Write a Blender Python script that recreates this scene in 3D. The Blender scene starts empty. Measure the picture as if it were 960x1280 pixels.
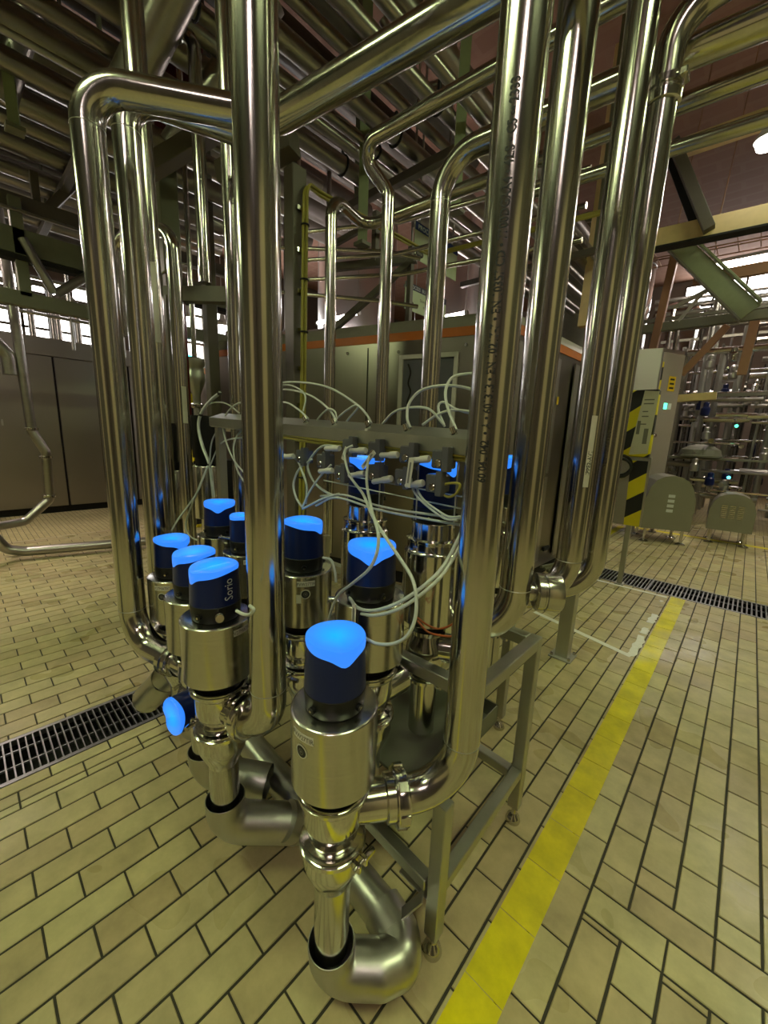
import bpy, bmesh, math, random
from mathutils import Vector, Matrix

random.seed(7)
PI = math.pi
scene = bpy.context.scene
COL = scene.collection

# ------------------------------------------------------------------ camera
cam_data = bpy.data.cameras.new('camera')
cam = bpy.data.objects.new('camera', cam_data)
COL.objects.link(cam)
cam_data.sensor_fit = 'HORIZONTAL'
cam_data.sensor_width = 36.0
cam_data.lens = 36.0 * 490.0 / 960.0
cam_data.clip_start = 0.02
cam_data.clip_end = 200
_right = Vector((0.7313202, 0.6809834, 0.03784673))
_down = Vector((0.16028936, -0.11767082, -0.98003107))
_fwd = Vector((-0.66293144, 0.72278295, -0.19520944))
cam.matrix_world = Matrix(((_right.x, -_down.x, -_fwd.x, 0.0),
                           (_right.y, -_down.y, -_fwd.y, 0.0),
                           (_right.z, -_down.z, -_fwd.z, 1.6),
                           (0, 0, 0, 1)))
scene.camera = cam

# ------------------------------------------------------------------ world, view
world = bpy.data.worlds.new('world')
scene.world = world
world.use_nodes = True
world.node_tree.nodes['Background'].inputs[0].default_value = (0.5, 0.5, 0.45, 1)
world.node_tree.nodes['Background'].inputs[1].default_value = 0.05
scene.view_settings.view_transform = 'Standard'
scene.view_settings.look = 'None'
scene.view_settings.exposure = 0.58
scene.view_settings.gamma = 1.0
scene.view_settings.use_curve_mapping = False
scene.cycles.caustics_reflective = False
scene.cycles.caustics_refractive = False
scene.cycles.sample_clamp_indirect = 4.0

GREENISH = (0.86, 1.0, 0.50)
WARM = (1.0, 0.90, 0.76)
PINKISH = (1.0, 0.82, 0.74)
# hall luminaires and added fill lamps: x, y, z, length along x, length along y, colour, strength, label
LAMPS = [
    (1.9, 0.6, 5.3, 0.35, 1.5, GREENISH, 24, 'greenish strip luminaire hung over the wet tiles beside the yellow line'),
    (1.6, -2.6, 5.3, 0.35, 1.5, PINKISH, 20, 'pinkish strip luminaire hung behind the viewer over the walkway'),
    (-1.6, -1.6, 4.9, 1.5, 0.35, GREENISH, 26, 'greenish strip luminaire hung over the front of the valve manifold'),
    (-4.6, -2.2, 3.95, 0.35, 1.5, GREENISH, 20, 'greenish strip luminaire hung over the left tiles before the drain'),
    (1.6, 5.2, 5.3, 0.35, 1.5, GREENISH, 30, 'greenish strip luminaire hung over the far right walkway'),
    (-7.0, -0.7, 4.0, 0.3, 1.4, PINKISH, 48, 'pinkish strip luminaire hung before the long grey cabinet'),
    (1.3, 8.9, 5.6, 0.35, 1.5, WARM, 44, 'added warm strip lamp out of view, brightening the pump cover area'),  # lamp added out of view to brighten the back right
    (-0.75, 12.0, 5.5, 1.4, 0.45, PINKISH, 40, 'added strip lamp set in the far window glare over the pipe skid'),  # lamp added to light the back right, placed within the window glare
]

# ------------------------------------------------------------------ materials
def srgb(r, g, b):
    f = lambda c: (c / 12.92 if c <= 0.04045 else ((c + 0.055) / 1.055) ** 2.4)
    return (f(r / 255), f(g / 255), f(b / 255), 1.0)


def base_mat(name):
    m = bpy.data.materials.new(name)
    m.use_nodes = True
    nt = m.node_tree
    b = nt.nodes['Principled BSDF']
    return m, nt, b


def metal(name, col, rough, scale=(40, 40, 3), amp=0.1, bump=0.0, metallic=1.0, var=0.12):
    m, nt, b = base_mat(name)
    b.inputs['Metallic'].default_value = metallic
    tc = nt.nodes.new('ShaderNodeTexCoord')
    mp = nt.nodes.new('ShaderNodeMapping')
    mp.inputs['Scale'].default_value = scale
    nz = nt.nodes.new('ShaderNodeTexNoise')
    nz.inputs['Scale'].default_value = 1.0
    nz.inputs['Detail'].default_value = 3.0
    nt.links.new(tc.outputs['Object'], mp.inputs[0])
    nt.links.new(mp.outputs[0], nz.inputs['Vector'])
    mr = nt.nodes.new('ShaderNodeMapRange')
    mr.inputs['To Min'].default_value = max(0.03, rough - amp)
    mr.inputs['To Max'].default_value = rough + amp
    nt.links.new(nz.outputs['Fac'], mr.inputs['Value'])
    nt.links.new(mr.outputs[0], b.inputs['Roughness'])
    mx = nt.nodes.new('ShaderNodeMix')
    mx.data_type = 'RGBA'
    mx.inputs['A'].default_value = (col[0] * (1 - var), col[1] * (1 - var), col[2] * (1 - var), 1)
    mx.inputs['B'].default_value = (min(1, col[0] * (1 + var)), min(1, col[1] * (1 + var)), min(1, col[2] * (1 + var)), 1)
    nt.links.new(nz.outputs['Fac'], mx.inputs['Factor'])
    nt.links.new(mx.outputs['Result'], b.inputs['Base Color'])
    if bump:
        bp = nt.nodes.new('ShaderNodeBump')
        bp.inputs['Strength'].default_value = bump
        bp.inputs['Distance'].default_value = 0.002
        nt.links.new(nz.outputs['Fac'], bp.inputs['Height'])
        nt.links.new(bp.outputs[0], b.inputs['Normal'])
    return m


def plain(name, col, rough=0.5, var=0.12, scale=12, metallic=0.0, coat=0.0):
    m, nt, b = base_mat(name)
    b.inputs['Roughness'].default_value = rough
    b.inputs['Metallic'].default_value = metallic
    if coat:
        b.inputs['Coat Weight'].default_value = coat
        b.inputs['Coat Roughness'].default_value = 0.08
    tc = nt.nodes.new('ShaderNodeTexCoord')
    nz = nt.nodes.new('ShaderNodeTexNoise')
    nz.inputs['Scale'].default_value = scale
    nz.inputs['Detail'].default_value = 4.0
    nt.links.new(tc.outputs['Object'], nz.inputs['Vector'])
    mx = nt.nodes.new('ShaderNodeMix')
    mx.data_type = 'RGBA'
    mx.inputs['A'].default_value = (col[0] * (1 - var), col[1] * (1 - var), col[2] * (1 - var), 1)
    mx.inputs['B'].default_value = (min(1, col[0] * (1 + var)), min(1, col[1] * (1 + var)), min(1, col[2] * (1 + var)), 1)
    nt.links.new(nz.outputs['Fac'], mx.inputs['Factor'])
    nt.links.new(mx.outputs['Result'], b.inputs['Base Color'])
    return m


def emit(name, col, strength):
    m = bpy.data.materials.new(name)
    m.use_nodes = True
    nt = m.node_tree
    nt.nodes.remove(nt.nodes['Principled BSDF'])
    e = nt.nodes.new('ShaderNodeEmission')
    e.inputs[0].default_value = (col[0], col[1], col[2], 1)
    e.inputs[1].default_value = strength
    nt.links.new(e.outputs[0], nt.nodes['Material Output'].inputs[0])
    return m


def lens_material():
    # translucent blue cap lit by an LED in its middle
    m, nt, b = base_mat('glowing_blue_lens')
    b.inputs['Base Color'].default_value = (0.02, 0.12, 0.5, 1)
    b.inputs['Roughness'].default_value = 0.18
    tc = nt.nodes.new('ShaderNodeTexCoord')
    ln = nt.nodes.new('ShaderNodeVectorMath'); ln.operation = 'LENGTH'
    nt.links.new(tc.outputs['Object'], ln.inputs[0])
    mr = nt.nodes.new('ShaderNodeMapRange')
    mr.inputs['From Min'].default_value = 0.0
    mr.inputs['From Max'].default_value = 0.06
    nt.links.new(ln.outputs['Value'], mr.inputs['Value'])
    mx = nt.nodes.new('ShaderNodeMix'); mx.data_type = 'RGBA'
    mx.inputs['A'].default_value = (0.0, 0.42, 1.0, 1)
    mx.inputs['B'].default_value = (0.03, 0.22, 0.95, 1)
    nt.links.new(mr.outputs[0], mx.inputs['Factor'])
    nt.links.new(mx.outputs['Result'], b.inputs['Emission Color'])
    b.inputs['Emission Strength'].default_value = 0.70
    return m


def tile_material(name, c1, c2, rough=0.32):
    m, nt, b = base_mat(name)
    geo = nt.nodes.new('ShaderNodeNewGeometry')
    oi = nt.nodes.new('ShaderNodeObjectInfo')
    add = nt.nodes.new('ShaderNodeMath'); add.operation = 'ADD'
    nt.links.new(geo.outputs['Random Per Island'], add.inputs[0])
    nt.links.new(oi.outputs['Random'], add.inputs[1])
    fr = nt.nodes.new('ShaderNodeMath'); fr.operation = 'FRACT'
    nt.links.new(add.outputs[0], fr.inputs[0])
    nz = nt.nodes.new('ShaderNodeTexNoise')
    nz.inputs['Scale'].default_value = 6.0
    nz.inputs['Detail'].default_value = 5.0
    nz.inputs['Roughness'].default_value = 0.65
    nt.links.new(geo.outputs['Position'], nz.inputs['Vector'])
    m1 = nt.nodes.new('ShaderNodeMix'); m1.data_type = 'RGBA'
    m1.inputs['A'].default_value = c1
    m1.inputs['B'].default_value = c2
    nt.links.new(fr.outputs[0], m1.inputs['Factor'])
    m2 = nt.nodes.new('ShaderNodeMix'); m2.data_type = 'RGBA'; m2.blend_type = 'MULTIPLY'
    rmp = nt.nodes.new('ShaderNodeMapRange')
    rmp.inputs['From Min'].default_value = 0.3
    rmp.inputs['From Max'].default_value = 0.7
    rmp.inputs['To Min'].default_value = 0.72
    rmp.inputs['To Max'].default_value = 1.08
    nt.links.new(nz.outputs['Fac'], rmp.inputs['Value'])
    cb = nt.nodes.new('ShaderNodeCombineColor')
    for i in range(3):
        nt.links.new(rmp.outputs[0], cb.inputs[i])
    m2.inputs['Factor'].default_value = 1.0
    nt.links.new(m1.outputs['Result'], m2.inputs['A'])
    nt.links.new(cb.outputs[0], m2.inputs['B'])
    nt.links.new(m2.outputs['Result'], b.inputs['Base Color'])
    nz2 = nt.nodes.new('ShaderNodeTexNoise')
    nz2.inputs['Scale'].default_value = 2.2
    nt.links.new(geo.outputs['Position'], nz2.inputs['Vector'])
    rr = nt.nodes.new('ShaderNodeMapRange')
    rr.inputs['From Min'].default_value = 0.35
    rr.inputs['From Max'].default_value = 0.65
    rr.inputs['To Min'].default_value = rough - 0.1
    rr.inputs['To Max'].default_value = rough + 0.22
    nt.links.new(nz2.outputs['Fac'], rr.inputs['Value'])
    nt.links.new(rr.outputs[0], b.inputs['Roughness'])
    bp = nt.nodes.new('ShaderNodeBump')
    bp.inputs['Strength'].default_value = 0.25
    bp.inputs['Distance'].default_value = 0.003
    nt.links.new(nz.outputs['Fac'], bp.inputs['Height'])
    nt.links.new(bp.outputs[0], b.inputs['Normal'])
    return m


def brick_material(name, c1, c2, mortar, scale):
    m, nt, b = base_mat(name)
    tc = nt.nodes.new('ShaderNodeTexCoord')
    br = nt.nodes.new('ShaderNodeTexBrick')
    br.inputs['Color1'].default_value = c1
    br.inputs['Color2'].default_value = c2
    br.inputs['Mortar'].default_value = mortar
    br.inputs['Scale'].default_value = scale
    br.inputs['Mortar Size'].default_value = 0.03
    nt.links.new(tc.outputs['Object'], br.inputs['Vector'])
    nt.links.new(br.outputs['Color'], b.inputs['Base Color'])
    b.inputs['Roughness'].default_value = 0.8
    return m


def hazard_material():
    m, nt, b = base_mat('hazard_stripes')
    tc = nt.nodes.new('ShaderNodeTexCoord')
    sp = nt.nodes.new('ShaderNodeSeparateXYZ')
    nt.links.new(tc.outputs['Object'], sp.inputs[0])
    a = nt.nodes.new('ShaderNodeMath'); a.operation = 'MULTIPLY'; a.inputs[1].default_value = -0.75
    nt.links.new(sp.outputs['X'], a.inputs[0])
    s = nt.nodes.new('ShaderNodeMath'); s.operation = 'ADD'
    nt.links.new(sp.outputs['Z'], s.inputs[0]); nt.links.new(a.outputs[0], s.inputs[1])
    d = nt.nodes.new('ShaderNodeMath'); d.operation = 'MULTIPLY'; d.inputs[1].default_value = 2.45
    nt.links.new(s.outputs[0], d.inputs[0])
    f = nt.nodes.new('ShaderNodeMath'); f.operation = 'FRACT'
    nt.links.new(d.outputs[0], f.inputs[0])
    g = nt.nodes.new('ShaderNodeMath'); g.operation = 'GREATER_THAN'; g.inputs[1].default_value = 0.5
    nt.links.new(f.outputs[0], g.inputs[0])
    mx = nt.nodes.new('ShaderNodeMix'); mx.data_type = 'RGBA'
    mx.inputs['A'].default_value = (0.012, 0.012, 0.014, 1)
    mx.inputs['B'].default_value = srgb(226, 210, 40)
    nt.links.new(g.outputs[0], mx.inputs['Factor'])
    nt.links.new(mx.outputs['Result'], b.inputs['Base Color'])
    b.inputs['Roughness'].default_value = 0.4
    return m


MT = {}
MT['pipe'] = metal('brushed_steel_pipe', (0.51, 0.495, 0.46), 0.16, (60, 60, 2.5), 0.045)
MT['pipe_h'] = metal('brushed_steel_horizontal', (0.50, 0.49, 0.46), 0.19, (12, 12, 60), 0.07)
MT['actuator'] = metal('turned_steel', (0.53, 0.515, 0.48), 0.22, (8, 8, 260), 0.06)
MT['polished'] = metal('polished_steel', (0.58, 0.565, 0.52), 0.14, (20, 20, 20), 0.04)
MT['satin'] = metal('satin_steel', (0.50, 0.49, 0.46), 0.36, (30, 30, 6), 0.08)
MT['matte'] = metal('matte_steel_tube', (0.46, 0.46, 0.42), 0.40, (20, 20, 8), 0.08)
MT['sheet'] = metal('sheet_steel', (0.42, 0.40, 0.36), 0.33, (5, 5, 90), 0.08)
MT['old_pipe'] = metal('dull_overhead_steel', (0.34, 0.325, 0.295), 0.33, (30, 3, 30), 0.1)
MT['galv'] = metal('galvanised_steel', (0.30, 0.305, 0.30), 0.36, (25, 25, 25), 0.1, 0.2)
MT['greenpaint'] = plain('grey_green_paint', srgb(116, 117, 100), 0.5)
MT['palegreen'] = plain('pale_green_paint', srgb(150, 164, 128), 0.5)
MT['palegrey'] = plain('pale_grey_paint', srgb(146, 143, 128), 0.45)
MT['greypaint'] = plain('dark_grey_paint', srgb(98, 92, 82), 0.5)
MT['tanpaint'] = plain('tan_painted_beam', srgb(228, 202, 150), 0.5)
MT['brown'] = plain('brown_painted_steel', srgb(158, 118, 90), 0.55)
MT['red'] = plain('dark_red_sheet', srgb(92, 14, 16), 0.5)
MT['orange'] = plain('orange_stripe', srgb(196, 108, 34), 0.5)
MT['yellow_paint'] = tile_material('yellow_floor_paint', srgb(246, 232, 22), srgb(228, 208, 14), 0.42)
MT['white_tape'] = plain('worn_white_tape', srgb(240, 238, 230), 0.6, 0.12, 30)
MT['tile'] = tile_material('clinker_tile', srgb(190, 170, 128), srgb(206, 194, 144))
MT['grout'] = plain('dark_grout', srgb(52, 48, 34), 0.7, 0.25, 9)
MT['blue_cap'] = plain('navy_plastic', (0.006, 0.015, 0.090), 0.30, 0.1, 5)
MT['black'] = plain('black_plastic', (0.010, 0.010, 0.011), 0.38)
MT['rubber'] = plain('black_rubber', (0.014, 0.013, 0.012), 0.7)
MT['lens'] = lens_material()
MT['hose'] = plain('milky_white_hose', srgb(196, 202, 196), 0.35, 0.05)
MT['yellow_cable'] = plain('yellow_cable', srgb(158, 148, 62), 0.5)
MT['orange_cable'] = plain('orange_wire', srgb(182, 96, 52), 0.5)
MT['white_plastic'] = plain('white_plastic', srgb(206, 204, 196), 0.45, 0.05)
MT['paper'] = plain('paper_label', srgb(210, 206, 192), 0.6, 0.06)
MT['signgreen'] = plain('pale_sign_board', srgb(206, 220, 184), 0.5, 0.04)
MT['signblue'] = plain('sign_header_blue', srgb(38, 58, 132), 0.5, 0.04)
MT['signnavy'] = plain('sign_header_navy', srgb(34, 34, 62), 0.5, 0.04)
MT['ink'] = plain('black_ink', (0.012, 0.012, 0.014), 0.6)
MT['whiteink'] = plain('white_ink', srgb(222, 226, 230), 0.6, 0.03)
MT['greyink'] = plain('grey_ink', srgb(120, 118, 112), 0.6, 0.03)
MT['block'] = plain('smoky_terminal_block', srgb(92, 92, 96), 0.2, 0.1)
MT['yellow_label'] = plain('yellow_label', srgb(226, 190, 30), 0.5, 0.05)
MT['hazard'] = hazard_material()
MT['tank'] = metal('tank_steel', (0.74, 0.71, 0.69), 0.30, (3, 3, 3), 0.03, var=.03)
MT['cabinet'] = metal('brown_grey_cabinet_steel', (0.31, 0.285, 0.255), 0.36, (2, 2, 2), 0.012, var=.03)
MT['machine'] = metal('machine_housing_steel', (0.29, 0.265, 0.235), 0.28, (1.5, 1.5, 2), 0.010, var=.02)
MT['boxgrey'] = metal('grey_box_steel', (0.50, 0.475, 0.45), 0.38, (2, 2, 2), 0.012, var=.03)
MT['door_grey'] = plain('pinkish_grey_door', srgb(158, 148, 142), 0.4, 0.04, 3)
MT['cover'] = plain('grey_green_cover', srgb(142, 140, 128), 0.42, 0.08, 4, metallic=0.2)
MT['wall_far'] = plain('far_wall_plaster', srgb(128, 116, 102), 0.8, 0.1, 2)
MT['reflector_cream'] = plain('cream_reflector', srgb(196, 180, 146), 0.8, 0.1, 2)
MT['wall_dark'] = plain('dim_wall', srgb(96, 88, 76), 0.8, 0.15, 2)
MT['ceiling'] = brick_material('brick_vault', srgb(158, 120, 100), srgb(152, 114, 95), srgb(160, 124, 104), .7)
MT['daylight'] = emit('daylight_pane', (1.0, 0.96, 0.93), 6.0)
MT['added_tube_glow'] = emit('added_tube_glass', (1.0, 0.86, 0.82), 42.0)
MT['green_led'] = emit('green_indicator', (0.1, 1.0, 0.55), 2.0)
MT['cyan_led'] = emit('cyan_indicator', (0.1, 0.9, 1.0), 3.0)
MT['hot'] = emit('lamp_glass', (1.0, 0.97, 0.88), 14.0)
MT['dark'] = plain('dark_void', (0.01, 0.009, 0.008), 0.8)


for _m in ('blue_cap', 'black'):
    MT[_m].node_tree.nodes['Principled BSDF'].inputs['Specular IOR Level'].default_value = 0.3


# ------------------------------------------------------------------ geometry helpers
class MB:
    """collects vertices and faces of ONE mesh object"""
    def __init__(self):
        self.v, self.f, self.s = [], [], []

    def add(self, verts, faces, smooth=False):
        o = len(self.v)
        self.v += [tuple(p) for p in verts]
        self.f += [tuple(i + o for i in f) for f in faces]
        self.s += [smooth] * len(faces)
        return self

    def box(self, lo, hi, bev=0.0):
        x0, y0, z0 = lo; x1, y1, z1 = hi
        return self.obox(((x0 + x1) / 2, (y0 + y1) / 2, (z0 + z1) / 2), (1, 0, 0), (0, 1, 0), (0, 0, 1),
                         abs(x1 - x0) / 2, abs(y1 - y0) / 2, abs(z1 - z0) / 2, bev)

    def obox(self, c, ax, ay, az, hx, hy, hz, bev=0.0):
        c = Vector(c); ax = Vector(ax); ay = Vector(ay); az = Vector(az)
        if bev <= 0:
            vs = [c + ax * sx * hx + ay * sy * hy + az * sz * hz for sz in (-1, 1) for sy in (-1, 1) for sx in (-1, 1)]
            fs = [(0, 2, 3, 1), (4, 5, 7, 6), (0, 1, 5, 4), (2, 6, 7, 3), (0, 4, 6, 2), (1, 3, 7, 5)]
            return self.add(vs, fs)
        b = min(bev, hx * .9, hy * .9, hz * .9)
        prof = [(-hz, b), (-hz + b, 0), (hz - b, 0), (hz, b)]
        vs, fs = [], []
        for z, i in prof:
            X, Y = hx - i, hy - i
            cb = b if i == 0 else b * .6
            for (px, py) in ((-X + cb, -Y), (X - cb, -Y), (X, -Y + cb), (X, Y - cb), (X - cb, Y), (-X + cb, Y), (-X, Y - cb), (-X, -Y + cb)):
                vs.append(c + ax * px + ay * py + az * z)
        for r in range(3):
            for k in range(8):
                fs.append((r * 8 + k, r * 8 + (k + 1) % 8, r * 8 + 8 + (k + 1) % 8, r * 8 + 8 + k))
        fs.append(tuple(range(7, -1, -1))); fs.append(tuple(range(24, 32)))
        return self.add(vs, fs)

    def bar(self, a, b, w, h, up=(0, 0, 1), bev=0.0):
        """rectangular bar from a to b, w across, h along up"""
        a = Vector(a); b = Vector(b); d = (b - a); L = d.length; d.normalize()
        up = Vector(up)
        if abs(d.dot(up)) > .95:
            up = Vector((0, 1, 0))
        s = d.cross(up).normalized(); u = s.cross(d).normalized()
        return self.obox((a + b) / 2, d, s, u, L / 2, w / 2, h / 2, bev)

    def tube(self, pts, r, seg=16, caps=True, inner=None):
        pts = [Vector(p) for p in pts]
        n = len(pts)
        rs = r if isinstance(r, (list, tuple)) else [r] * n
        tang = []
        for i in range(n):
            t = (pts[min(i + 1, n - 1)] - pts[max(i - 1, 0)])
            tang.append(t.normalized() if t.length > 1e-9 else Vector((0, 0, 1)))
        ref = Vector((0, 0, 1)) if abs(tang[0].z) < .9 else Vector((1, 0, 0))
        nrm = (ref - tang[0] * ref.dot(tang[0])).normalized()
        vs, fs = [], []
        for i in range(n):
            if i:
                ax = tang[i - 1].cross(tang[i])
                if ax.length > 1e-8:
                    nrm = Matrix.Rotation(tang[i - 1].angle(tang[i]), 3, ax.normalized()) @ nrm
                nrm = (nrm - tang[i] * nrm.dot(tang[i])).normalized()
            bn = tang[i].cross(nrm)
            for k in range(seg):
                a = 2 * PI * k / seg
                vs.append(pts[i] + (nrm * math.cos(a) + bn * math.sin(a)) * rs[i])
        for i in range(n - 1):
            for k in range(seg):
                k2 = (k + 1) % seg
                fs.append((i * seg + k, i * seg + k2, (i + 1) * seg + k2, (i + 1) * seg + k))
        self.add(vs, fs, True)
        if caps:
            o = len(self.v) - n * seg
            self.f.append(tuple(o + k for k in range(seg - 1, -1, -1))); self.s.append(False)
            self.f.append(tuple(o + (n - 1) * seg + k for k in range(seg))); self.s.append(False)
        return self

    def cyl(self, a, b, r, seg=24, r2=None):
        return self.tube([a, b], [r, r if r2 is None else r2], seg)

    def lathe(self, prof, c=(0, 0, 0), axis=(0, 0, 1), seg=32, closed_top=True, closed_bot=True):
        """prof: list of (radius, height)"""
        c = Vector(c); ax = Vector(axis).normalized()
        ref = Vector((1, 0, 0)) if abs(ax.x) < .9 else Vector((0, 1, 0))
        u = (ref - ax * ref.dot(ax)).normalized(); w = ax.cross(u)
        vs, fs = [], []
        for (r, h) in prof:
            for k in range(seg):
                a = 2 * PI * k / seg
                vs.append(c + ax * h + (u * math.cos(a) + w * math.sin(a)) * r)
        for i in range(len(prof) - 1):
            for k in range(seg):
                k2 = (k + 1) % seg
                fs.append((i * seg + k, i * seg + k2, (i + 1) * seg + k2, (i + 1) * seg + k))
        if closed_bot:
            fs.append(tuple(range(seg - 1, -1, -1)))
        if closed_top:
            fs.append(tuple((len(prof) - 1) * seg + k for k in range(seg)))
        return self.add(vs, fs, True)

    def torus(self, c, axis, R, r, seg=32, mseg=8):
        prof = [(R + r * math.cos(2 * PI * k / mseg), r * math.sin(2 * PI * k / mseg)) for k in range(mseg + 1)]
        return self.lathe(prof, c, axis, seg, False, False)

    def sphere(self, c, r, seg=16, rings=8, sq=1.0):
        prof = [(max(1e-4, r * math.sin(PI * i / rings)), -r * sq * math.cos(PI * i / rings)) for i in range(rings + 1)]
        return self.lathe(prof, c, (0, 0, 1), seg)


def fillet(pts, rad, n=10):
    """rounds the inner corners of a polyline; rad = one radius or a list (one per inner corner)"""
    pts = [Vector(p) for p in pts]
    out = [pts[0]]
    for i in range(1, len(pts) - 1):
        r = rad[i - 1] if isinstance(rad, (list, tuple)) else rad
        a = (pts[i - 1] - pts[i]); b = (pts[i + 1] - pts[i])
        la, lb = a.length, b.length
        a.normalize(); b.normalize()
        ang = a.angle(b)
        if ang > PI - 1e-3 or r <= 0:
            out.append(pts[i]); continue
        t = min(r / math.tan(ang / 2), la * .49 if i > 1 else la * .98, lb * .49 if i < len(pts) - 2 else lb * .98)
        r2 = t * math.tan(ang / 2)
        c = pts[i] + (a + b).normalized() * (r2 / math.sin(ang / 2))
        p0 = pts[i] + a * t; p1 = pts[i] + b * t
        u = (p0 - c); w = (p1 - c); tot = u.angle(w); axr = u.cross(w).normalized()
        for k in range(n + 1):
            out.append(c + Matrix.Rotation(tot * k / n, 3, axr) @ u)
    out.append(pts[-1])
    return out


def smooth_path(pts, n=6):
    """Catmull-Rom through the points"""
    p = [Vector(q) for q in pts]
    p = [p[0] * 2 - p[1]] + p + [p[-1] * 2 - p[-2]]
    out = []
    for i in range(1, len(p) - 2):
        for k in range(n):
            t = k / n
            out.append(0.5 * ((2 * p[i]) + (p[i + 1] - p[i - 1]) * t + (2 * p[i - 1] - 5 * p[i] + 4 * p[i + 1] - p[i + 2]) * t * t
                              + (3 * p[i] - p[i - 1] - 3 * p[i + 1] + p[i + 2]) * t ** 3))
    out.append(p[-2])
    return out


def make_mesh(name, mb, mat, shift, sharp=True):
    me = bpy.data.meshes.new(name)
    sx, sy, sz = shift
    me.from_pydata([(x - sx, y - sy, z - sz) for x, y, z in mb.v], [], mb.f)
    me.polygons.foreach_set('use_smooth', mb.s)
    if sharp and any(mb.s):
        me.set_sharp_from_angle(angle=math.radians(38))
    mats = mat if isinstance(mat, (list, tuple)) else [mat]
    for m in mats:
        me.materials.append(MT[m] if isinstance(m, str) else m)
    me.update()
    return me


def obj(name, mb, mat, root=None, label=None, cat=None, group=None, kind=None, origin=None):
    """links ONE mesh object; with root it becomes a part of root"""
    if root is not None:
        base = root['_w'] if '_w' in root else (0, 0, 0)
        if origin is None:
            origin = tuple(base)
    elif origin is None:
        xs = [p[0] for p in mb.v]; ys = [p[1] for p in mb.v]; zs = [p[2] for p in mb.v]
        origin = ((min(xs) + max(xs)) / 2, (min(ys) + max(ys)) / 2, min(zs))
    me = make_mesh(name, mb, mat, origin)
    o = bpy.data.objects.new(name, me)
    COL.objects.link(o)
    if root is not None:
        o.parent = root
        o.location = tuple(origin[i] - base[i] for i in range(3))
    else:
        o.location = origin
    o['_w'] = [float(c) for c in origin]
    props(o, label, cat, group, kind)
    return o


def props(o, label=None, cat=None, group=None, kind=None):
    if label: o['label'] = label
    if cat: o['category'] = cat
    if group: o['group'] = group
    if kind: o['kind'] = kind


def thing(name, loc, label, cat, group=None):
    o = bpy.data.objects.new(name, None)
    COL.objects.link(o)
    o.location = loc
    o.empty_display_size = 0.05
    o['_w'] = [float(c) for c in loc]
    props(o, label, cat, group)
    return o


def text_mesh(body, size, bold=0.0):
    """flat text as vertices and faces, baseline at 0, starting at u = 0"""
    cu = bpy.data.curves.new('writing', 'FONT')
    cu.body = body
    cu.size = size
    cu.resolution_u = 2
    cu.fill_mode = 'FRONT'
    cu.offset = bold
    to = bpy.data.objects.new('writing', cu)
    COL.objects.link(to)
    bpy.context.view_layer.update()
    dg = bpy.context.evaluated_depsgraph_get()
    me = to.evaluated_get(dg).to_mesh()
    vs = [tuple(v.co) for v in me.vertices]
    fs = [tuple(p.vertices) for p in me.polygons]
    to.evaluated_get(dg).to_mesh_clear()
    bpy.data.objects.remove(to)
    bpy.data.curves.remove(cu)
    w = max(v[0] for v in vs) if vs else 0
    return vs, fs, w


def text_on_cylinder(mb, body, size, c, r, th0, z0, vertical=True, stretch=1.0, bold=0.0):
    """writes on a vertical cylinder; vertical text reads upwards, else round the barrel"""
    vs, fs, w = text_mesh(body, size, bold)
    out = []
    for (u, v, _) in vs:
        if vertical:
            th = th0 - (v - size * .35) / r; z = z0 + u * stretch
        else:
            th = th0 + (u - w / 2) * stretch / r; z = z0 + v
        out.append((c[0] + r * math.cos(th), c[1] + r * math.sin(th), z))
    mb.add(out, fs)
    return w * stretch


def flat_text(mb, body, size, o, ux, uy, center=False):
    vs, fs, w = text_mesh(body, size)
    o = Vector(o); ux = Vector(ux); uy = Vector(uy)
    sh = -w / 2 if center else 0
    mb.add([o + ux * (v[0] + sh) + uy * v[1] for v in vs], fs)
    return w


def patch_on_cylinder(mb, c, r, th0, th1, z0, z1, n=8, thick=0.0006):
    vs, fs = [], []
    for rr in (r, r + thick):
        for z in (z0, z1):
            for k in range(n + 1):
                a = th0 + (th1 - th0) * k / n
                vs.append((c[0] + rr * math.cos(a), c[1] + rr * math.sin(a), z))
    m = n + 1
    for k in range(n):
        fs.append((2 * m + k, 2 * m + k + 1, 3 * m + k + 1, 3 * m + k))
        fs.append((m + k, m + k + 1, 3 * m + k + 1, 3 * m + k)[::-1])
        fs.append((k, k + 1, 2 * m + k + 1, 2 * m + k)[::-1])
    fs.append((0, m, 3 * m, 2 * m)); fs.append((n, 2 * m + n, 3 * m + n, m + n))
    mb.add(vs, fs)


def disc_on_cylinder(mb, c, r, th0, z0, rad, rin=0.0, n=24, lift=0.0008):
    vs, fs = [], []
    for k in range(n):
        a = 2 * PI * k / n
        for q in (rin, rad):
            th = th0 + q * math.cos(a) / r
            vs.append((c[0] + (r + lift) * math.cos(th), c[1] + (r + lift) * math.sin(th), z0 + q * math.sin(a)))
    for k in range(n):
        k2 = (k + 1) % n
        fs.append((2 * k, 2 * k + 1, 2 * k2 + 1, 2 * k2))
    mb.add(vs, fs)

# ================================================================== THE SETTING
X0, X1, Y0, Y1, ZC = -14.0, 4.0, -5.0, 18.0, 7.2
TP, TL = 0.1145, 0.230        # tile pitch across and along
DRAIN_L = (-2.535, -2.195, -3.0, 4.2)     # left drain channel (x0, x1, y0, y1)
DRAIN_R = (-1.75, 4.0, 5.07, 5.55)        # far drain channel
GZ = -0.0045

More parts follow.
